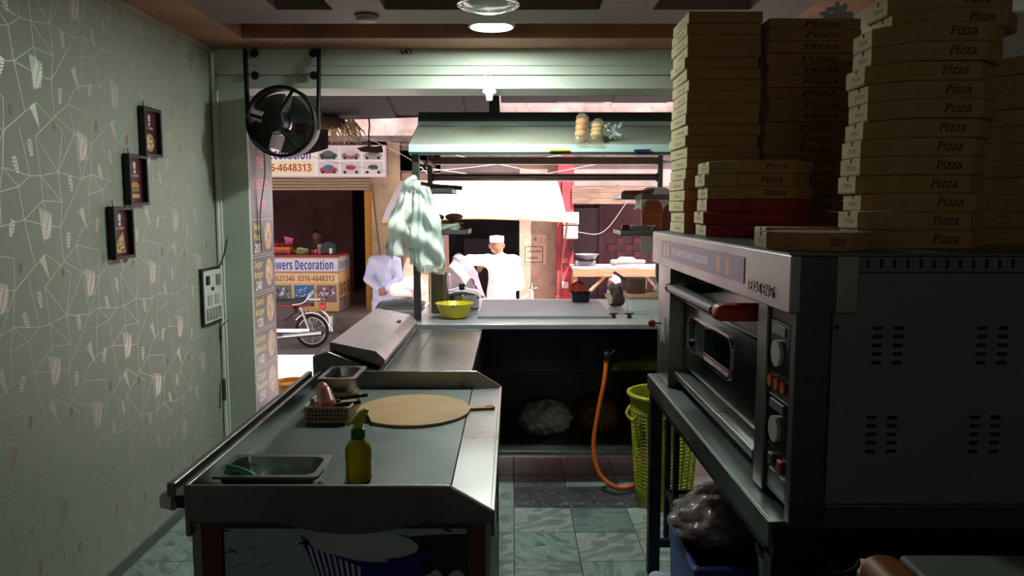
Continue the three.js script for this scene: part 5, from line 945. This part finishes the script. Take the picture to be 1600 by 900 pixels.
// ---------- motorcycle ----------
{
  const t = thing('motorcycle', 'parked black and red motorcycle with chrome parts in front of the flower stall', 'motorcycle', -3.72, G, 12.0);
  const rub = mat(0x1c1a1a, 0.8), red = mat(0x7c1a22, 0.35), seatM = mat(0x23282a, 0.45), alum = mat(0xb9b4b0, 0.35, 0.9);
  for (const x of [0.56, -0.62]) {
    const w = part(t, 'wheel', new THREE.TorusGeometry(0.24, 0.03, 10, 40), rub, x, 0.27, 0);
    part(w, 'rim', new THREE.TorusGeometry(0.213, 0.013, 8, 40), chrome); part(w, 'hub', rod(L3(0, 0, -0.05), L3(0, 0, 0.05), 0.05, 0.05, 20), alum);
    const sp = []; for (let i = 0; i < 28; i++) { const a = i / 28 * 2 * PI; sp.push(rod(L3(0.045 * Math.cos(a), 0.045 * Math.sin(a), i % 2 ? 0.03 : -0.03), L3(0.21 * Math.cos(a + 0.25 * (i % 4 < 2 ? 1 : -1)), 0.21 * Math.sin(a + 0.25 * (i % 4 < 2 ? 1 : -1)), 0), 0.0025, 0.0025, 4)); } part(w, 'spokes', M(sp), chrome);
  }
  part(t, 'seat', ext([[-0.12, 0.72], [-0.08, 0.78], [0.2, 0.77], [0.42, 0.8], [0.5, 0.79], [0.5, 0.74], [0.3, 0.7], [0.0, 0.68]], 0.24, 0.03), seatM);
  part(t, 'tank', ext([[-0.5, 0.72], [-0.46, 0.82], [-0.3, 0.87], [-0.14, 0.82], [-0.1, 0.72]], 0.26, 0.05), red);
  part(t, 'side_cover', ext([[-0.1, 0.45], [-0.05, 0.68], [0.3, 0.7], [0.34, 0.58], [0.15, 0.44]], 0.22, 0.02), mat(0x33201f, 0.4)); part(t, 'red_stripe', B(0.55, 0.03, 0.25, 0.008), red, 0.3, 0.69, 0);
  part(t, 'rear_fender', ext(Array.from({ length: 13 }, (_, i) => { const a = 0.0 + i / 12 * 2.5; return [0.56 + 0.3 * Math.cos(a), 0.27 + 0.3 * Math.sin(a)]; }).concat(Array.from({ length: 13 }, (_, i) => { const a = 2.5 - i / 12 * 2.5; return [0.56 + 0.288 * Math.cos(a), 0.27 + 0.288 * Math.sin(a)]; })), 0.12, 0.002), chrome);
  part(t, 'front_fender', ext(Array.from({ length: 11 }, (_, i) => { const a = 0.4 + i / 10 * 2.2; return [-0.62 + 0.3 * Math.cos(a), 0.27 + 0.3 * Math.sin(a)]; }).concat(Array.from({ length: 11 }, (_, i) => { const a = 2.6 - i / 10 * 2.2; return [-0.62 + 0.288 * Math.cos(a), 0.27 + 0.288 * Math.sin(a)]; })), 0.12, 0.002), chrome);
  part(t, 'frame', M(tube([L3(-0.45, 0.8, 0), L3(-0.35, 0.4, 0), L3(-0.1, 0.25, 0), L3(0.2, 0.27, 0), L3(0.56, 0.27, 0.08)], 0.02), tube([L3(-0.4, 0.72, 0), L3(0.2, 0.66, 0), L3(0.6, 0.68, 0)], 0.02)), blackIron);
  part(t, 'engine', M(B(0.32, 0.22, 0.22, 0.04).translate(-0.16, 0.34, 0), rod(L3(-0.28, 0.38, 0), L3(-0.42, 0.46, 0), 0.07, 0.07, 14)), alum);
  for (const z of [-0.1, 0.1]) { const s = part(t, 'shock_absorber', rod(L3(0.42, 0.66, z), L3(0.54, 0.3, z), 0.016), chrome); const c = []; for (let i = 0; i < 8; i++) c.push(new THREE.TorusGeometry(0.026, 0.006, 6, 14).rotateX(PI / 2).translate(0.445 + i * 0.01, 0.6 - i * 0.03, z)); part(s, 'spring', M(c), chrome); }
  part(t, 'chain_cover', B(0.55, 0.07, 0.03, 0.012), chrome, 0.28, 0.29, 0.1); part(t, 'exhaust', M(tube([L3(-0.3, 0.25, 0.1), L3(-0.1, 0.18, 0.13), L3(0.2, 0.2, 0.14)], 0.02), rod(L3(0.15, 0.2, 0.14), L3(0.75, 0.26, 0.14), 0.04, 0.045, 14)), chrome);
  part(t, 'grab_rail', M(tube([L3(0.3, 0.7, 0.13), L3(0.48, 0.74, 0.13), L3(0.6, 0.9, 0.1), L3(0.62, 0.92, 0), L3(0.6, 0.9, -0.1), L3(0.48, 0.74, -0.13)], 0.013), B(0.22, 0.02, 0.2, 0.006).translate(0.62, 0.78, 0)), chrome);
  part(t, 'tail_light', B(0.1, 0.1, 0.12, 0.02), mat(0xb3222a, 0.25), 0.74, 0.66, 0); part(t, 'number_plate', B(0.02, 0.16, 0.2, 0.004), mat(0xe2e2da, 0.5), 0.86, 0.42, 0); part(t, 'plate_bracket', tube([L3(0.72, 0.6, 0), L3(0.82, 0.5, 0), L3(0.86, 0.38, 0), L3(0.88, 0.26, 0)], 0.02), chrome);
  part(t, 'fork', M(rod(L3(-0.48, 0.86, 0.08), L3(-0.62, 0.27, 0.08), 0.018), rod(L3(-0.48, 0.86, -0.08), L3(-0.62, 0.27, -0.08), 0.018)), chrome);
  part(t, 'handlebar', tube([L3(-0.36, 1.02, 0.34), L3(-0.45, 1.0, 0.2), L3(-0.48, 0.92, 0), L3(-0.45, 1.0, -0.2), L3(-0.36, 1.02, -0.34)], 0.013), chrome); part(t, 'headlight', ball(0.08, 0.09, 0.09, 18), chrome, -0.58, 0.88, 0);
  part(t, 'side_stand', rod(L3(-0.05, 0.25, 0.08), L3(0.02, 0.005, 0.22), 0.01), blackIron);
}
{
  const t = thing('parked_scooter', 'black scooter rear with pink and white cloth bundle beyond the cart post', 'scooter', -1.5, G, 10.4);
  part(t, 'seat', ext([[-0.35, 0.86], [-0.3, 0.93], [0.1, 0.98], [0.32, 0.92], [0.3, 0.84], [-0.1, 0.82]], 0.26, 0.04), mat(0x111113, 0.3)); part(t, 'body', ext([[-0.4, 0.4], [-0.35, 0.85], [0.3, 0.85], [0.42, 0.5], [0.2, 0.3]], 0.28, 0.05), mat(0x1c1a1e, 0.4));
  for (const x of [-0.5, 0.55]) { const w = part(t, 'wheel', new THREE.TorusGeometry(0.2, 0.045, 10, 32), mat(0x1a1818, 0.8), x, 0.245, 0); part(w, 'disc', rod(L3(0, 0, -0.03), L3(0, 0, 0.03), 0.17, 0.17, 24), mat(0x6f6c6a, 0.4, 0.7)); }
  part(t, 'frame_bar', M(rod(L3(-0.5, 0.245, 0), L3(-0.3, 0.5, 0), 0.03), rod(L3(0.55, 0.245, 0), L3(0.3, 0.45, 0), 0.03)), blackIron);
}
one('cloth_bundle', 'pink and white cloth bundle on the scooter seat', 'bundle', (() => { const g = sdfGeo([cap([-0.12, 0.06, 0], [0.16, 0.08, 0], 0.1, 0.12), cap([0.05, 0.15, 0], [0.16, 0.22, 0], 0.1, 0.06)], L3(-0.3, -0.08, -0.2), L3(0.36, 0.36, 0.2), 48, 0.05); const p = g.attributes.position, c = new Float32Array(p.count * 3); for (let i = 0; i < p.count; i++) { const k = fbm(p.getX(i) * 0.9 + 5, p.getY(i) * 0.9 + 5, 8, 4, 3) > 0.47; c.set(k ? [0.6, 0.2, 0.26] : [0.75, 0.66, 0.66], i * 3); } g.setAttribute('color', new THREE.BufferAttribute(c, 3)); return g; })(), mat(0xffffff, 0.85, 0, { vertexColors: true }), -1.45, 0.375, 10.4);
{
  const t = thing('water_pipe', 'white water pipe with tap standing at the foot of the graffiti pillar', 'pipe', 0.36, PL, 13.9);
  part(t, 'pipe', M(rod(L3(0, 0, 0), L3(0, 0.42, 0), 0.03), rod(L3(0, 0.36, 0), L3(-0.32, 0.18, 0), 0.016)), mat(0xd9cfcc, 0.5)); part(t, 'tap', M(ball(0.045, 0.045, 0.045, 12).translate(0, 0.44, 0), rod(L3(0, 0.44, 0), L3(0.1, 0.46, 0), 0.016), rod(L3(0, 0.44, 0), L3(0, 0.54, 0), 0.02)), chrome);
}
// ---------- people ----------
const skin = mat(0x8a5a44, 0.6), hairM = mat(0x17120f, 0.8);
function handGeo(x, y, z, s, dirY = -1) {
  const p = [cap([0, 0, 0], [0, dirY * 0.055, 0], 0.026, 0.03, { sz: 0.55 })];
  [-0.024, -0.008, 0.009, 0.024].forEach((fx, i) => p.push(cap([fx, dirY * 0.06, 0], [fx * 1.15, dirY * (0.1 + [0.0, 0.012, 0.008, -0.008][i]), -0.012], 0.0095, 0.0085, { k: 0.006 }), cap([fx * 1.15, dirY * (0.1 + [0.0, 0.012, 0.008, -0.008][i]), -0.012], [fx * 1.1, dirY * (0.128 + [0.0, 0.014, 0.01, -0.012][i]), -0.032], 0.0085, 0.0075, { k: 0.006 })));
  p.push(cap([s * 0.02, dirY * 0.02, 0], [s * 0.05, dirY * 0.055, -0.012], 0.012, 0.01, { k: 0.01 }), cap([s * 0.05, dirY * 0.055, -0.012], [s * 0.052, dirY * 0.085, -0.024], 0.01, 0.009, { k: 0.006 }));
  return sdfGeo(p, L3(-0.09, -0.19, -0.09), L3(0.09, 0.19, 0.09), 52, 0.012).translate(x, y, z);
}
function person(label, x, D, y0, H, cfg) {                             // all joints for a 1.7 m figure, scaled to H
  const t = thing('person', label, 'person', x, y0, D, { ry: cfg.ry ?? 0 });
  const k = H / 1.7, S = (a) => a.map((q) => q * k), C = (a, b, r1, r2, o = {}) => cap(S(a), S(b), r1 * k, r2 * k, o);
  const [ls, le, lh] = cfg.left, [rs, re, rh] = cfg.right;
  const hx = cfg.head?.[0] ?? 0, hz = cfg.head?.[1] ?? 0;
  const body = [C([0, 0.95, 0], [0, 1.3, 0], 0.13, 0.15, { sz: 0.72, k: 0.06 }), C([-0.13, 1.39, 0], [0.13, 1.39, 0], 0.07, 0.07, { k: 0.06 }), C([0, 1.4, 0], [hx * 0.6, 1.5, hz * 0.6], 0.06, 0.055), C([hx, 1.56, hz], [hx, 1.62, hz - 0.01], 0.082, 0.09, { sz: 1.12 }),
    C([hx, 1.51, hz - 0.05], [hx, 1.54, hz - 0.06], 0.05, 0.055), C([hx, 1.565, hz - 0.105], [hx, 1.545, hz - 0.115], 0.012, 0.016, { k: 0.015 }), C([hx - 0.09, 1.57, hz], [hx - 0.093, 1.6, hz + 0.01], 0.014, 0.018, { k: 0.01 }), C([hx + 0.09, 1.57, hz], [hx + 0.093, 1.6, hz + 0.01], 0.014, 0.018, { k: 0.01 }),
    C(ls, le, 0.052, 0.042), C(le, lh, 0.042, 0.03), C(rs, re, 0.052, 0.042), C(re, rh, 0.042, 0.03)];
  for (const s of [-1, 1]) body.push(C([s * 0.09, 0.93, 0], [s * 0.1, 0.5, 0.0], 0.085, 0.06, { k: 0.05 }), C([s * 0.1, 0.5, 0], [s * 0.11, 0.09, 0.02], 0.056, 0.038), C([s * 0.11, 0.045, 0.03], [s * 0.12, 0.035, -0.12], 0.042, 0.034));
  const lo = L3(-0.62 * k, -0.03, -0.5 * k), hi = L3(0.62 * k, 1.78 * k, 0.5 * k);
  const hands = [handGeo(0, 0, 0, 1).rotateZ(cfg.lhz ?? 0).scale(k, k, k).translate(...S(lh)), handGeo(0, 0, 0, -1).rotateZ(cfg.rhz ?? 0).scale(k, k, k).translate(...S(rh))];
  part(t, 'body', M(sdfGeo(body, lo, hi, 96, 0.035), ...hands), skin);
  if (cfg.hair) part(t, 'hair', sdfGeo([C([hx, 1.6, hz + 0.03], [hx, 1.665, hz + 0.0], 0.095, 0.085, { sz: 1.1 })], L3((hx - 0.14) * k, 1.48 * k, (hz - 0.1 + 0.03) * k), L3((hx + 0.14) * k, 1.8 * k, (hz + 0.16) * k), 40), hairM);
  if (cfg.cap) part(t, 'cap', lathe([[0.092, 0], [0.096, 0.06], [0.088, 0.085], [0, 0.092]].map(([r, y]) => [r * k, y * k]), 28), cfg.cap, hx * k, 1.635 * k, hz * k);
  const kz = [C([0, 0.9, 0], [0, 1.28, 0], 0.165, 0.172, { sz: 0.75, k: 0.08 }), C([-0.14, 1.385, 0], [0.14, 1.385, 0], 0.088, 0.088, { k: 0.07 }), C([0, 1.4, 0], [hx * 0.4, 1.455, hz * 0.4], 0.08, 0.066), C([0, 0.55, 0.0], [0, 0.95, 0], 0.225, 0.17, { sz: 0.72, k: 0.08 }),
    C(ls, le, 0.078, 0.07, { k: 0.05 }), C(le, lh.map((q, i) => le[i] + (q - le[i]) * 0.85), 0.068, 0.055), C(rs, re, 0.078, 0.07, { k: 0.05 }), C(re, rh.map((q, i) => re[i] + (q - re[i]) * 0.85), 0.068, 0.055)];
  const kg = sdfGeo(kz, lo, hi, 96, 0.03); { const p = kg.attributes.position; for (let i = 0; i < p.count; i++) { const yy = p.getY(i) / k, f = 0.012 * Math.sin(p.getX(i) * 46 + yy * 5) * Math.max(0, 1.35 - yy) + 0.005 * Math.sin(yy * 34 + p.getX(i) * 18); p.setZ(i, p.getZ(i) + f * k); } kg.computeVertexNormals(); }
  part(t, 'kameez', kg, cfg.cloth);
  part(t, 'shalwar', sdfGeo([-1, 1].flatMap((s) => [C([s * 0.09, 0.7, 0], [s * 0.11, 0.35, 0], 0.13, 0.11), C([s * 0.11, 0.35, 0], [s * 0.11, 0.12, 0.02], 0.11, 0.075)]), lo, L3(hi.x, 0.9 * k, hi.z), 64, 0.03), cfg.cloth);
  part(t, 'shoe', sdfGeo([C([-0.11, 0.03, 0.04], [-0.12, 0.028, -0.14], 0.05, 0.042)], L3(-0.2 * k, -0.04, -0.22 * k), L3(-0.04 * k, 0.12 * k, 0.12 * k), 30), hairM); part(t, 'shoe', sdfGeo([C([0.11, 0.03, 0.04], [0.12, 0.028, -0.14], 0.05, 0.042)], L3(0.04 * k, -0.04, -0.22 * k), L3(0.2 * k, 0.12 * k, 0.12 * k), 30), hairM);
  for (const s of [-1, 1]) part(t, 'eye', ball(0.012 * k, 0.009 * k, 0.008 * k, 8), hairM, (hx + s * 0.035) * k, 1.6 * k, (hz - 0.098) * k);
  part(t, 'mouth', ball(0.025 * k, 0.005 * k, 0.008 * k, 8), mat(0x5a2a24, 0.6), hx * k, 1.515 * k, (hz - 0.108) * k);
  return t;
}
person('person in white kameez and cap seen from behind, one arm raised, in the sun', -0.15, 10.7, G, 1.79, { left: [[-0.19, 1.4, 0], [-0.42, 1.4, 0.02], [-0.3, 1.36, -0.26]], right: [[0.19, 1.38, 0], [0.235, 1.08, 0.04], [0.12, 1.0, -0.22]], cap: mat(0xe6e0dc, 0.8), cloth: mat(0xe6e4e2, 0.85), head: [-0.06, -0.03] });
person('person in pale blue kameez seen from behind, hands clasped behind the back', -2.03, 12.2, G, 1.67, { left: [[-0.19, 1.38, 0], [-0.25, 1.1, 0.1], [-0.06, 0.95, 0.2]], right: [[0.19, 1.38, 0], [0.25, 1.1, 0.1], [0.05, 0.93, 0.2]], lhz: 0.9, rhz: -0.9, hair: true, cloth: mat(0xaeb2cc, 0.85), head: [0.12, -0.06] });
person('person seated low behind the flower stall, only the dark-haired head showing', -3.87, 15.25, PL, 1.42, { left: [[-0.19, 1.38, 0], [-0.25, 1.1, 0], [-0.1, 1.05, -0.22]], right: [[0.19, 1.38, 0], [0.25, 1.1, 0], [0.1, 1.05, -0.22]], hair: true, cloth: mat(0x4a3a34, 0.85), ry: PI });
{
  const t = person('child with purple and white headscarf standing behind the cart corner', 1.52, 11.5, G, 1.16, { left: [[-0.19, 1.38, 0], [-0.22, 1.1, 0], [-0.1, 0.95, -0.15]], right: [[0.19, 1.38, 0], [0.22, 1.1, 0], [0.1, 0.95, -0.15]], hair: true, cloth: mat(0xb08aa8, 0.85), ry: PI / 2 });
  const g = sdfGeo([cap([0, 1.12, 0.02], [0, 1.12, 0.03], 0.078, 0.078), cap([0, 1.06, 0.04], [0, 0.95, 0.03], 0.07, 0.1), cap([-0.08, 0.93, 0.02], [0.08, 0.93, 0.02], 0.07, 0.07)], L3(-0.22, 0.82, -0.055), L3(0.22, 1.24, 0.2), 56, 0.05);
  const p = g.attributes.position, c = new Float32Array(p.count * 3); for (let i = 0; i < p.count; i++) c.set(Math.sin(p.getY(i) * 130 + p.getZ(i) * 60) > 0 ? [0.72, 0.7, 0.78] : [0.35, 0.2, 0.42], i * 3); g.setAttribute('color', new THREE.BufferAttribute(c, 3));
  part(t, 'headscarf', g, mat(0xffffff, 0.85, 0, { vertexColors: true }));
}
{
  const t = person('person wrapped in a grey and plum shawl, stooping beside the white figure', -0.72, 11.2, G, 1.5, { left: [[-0.19, 1.38, 0], [-0.2, 1.1, 0], [-0.1, 1.0, -0.2]], right: [[0.19, 1.38, 0], [0.2, 1.1, 0], [0.1, 1.0, -0.2]], hair: true, cloth: mat(0xa2929c, 0.85), head: [-0.06, -0.03], ry: 0.5 });
  const g = sdfGeo([cap([-0.06, 1.36, -0.0], [-0.06, 1.42, -0.0], 0.125, 0.105), cap([-0.02, 1.22, 0.02], [0.1, 0.8, 0.02], 0.17, 0.25, { k: 0.12 }), cap([0.02, 1.2, 0.0], [0.2, 0.55, 0.02], 0.16, 0.2, { k: 0.12 })], L3(-0.42, 0.3, -0.42), L3(0.52, 1.56, 0.36), 72, 0.08);
  const p = g.attributes.position, c = new Float32Array(p.count * 3); for (let i = 0; i < p.count; i++) { const q = Math.sin(p.getX(i) * 9 + p.getY(i) * 5 + 0.6); c.set(q > 0.35 ? [0.16, 0.08, 0.1] : [0.3, 0.25, 0.28], i * 3); p.setX(i, p.getX(i) + 0.012 * Math.sin(p.getY(i) * 22 + p.getX(i) * 30)); } g.computeVertexNormals(); g.setAttribute('color', new THREE.BufferAttribute(c, 3));
  part(t, 'shawl', g, mat(0xffffff, 0.9, 0, { vertexColors: true }));
}
renderer.render(scene, camera);
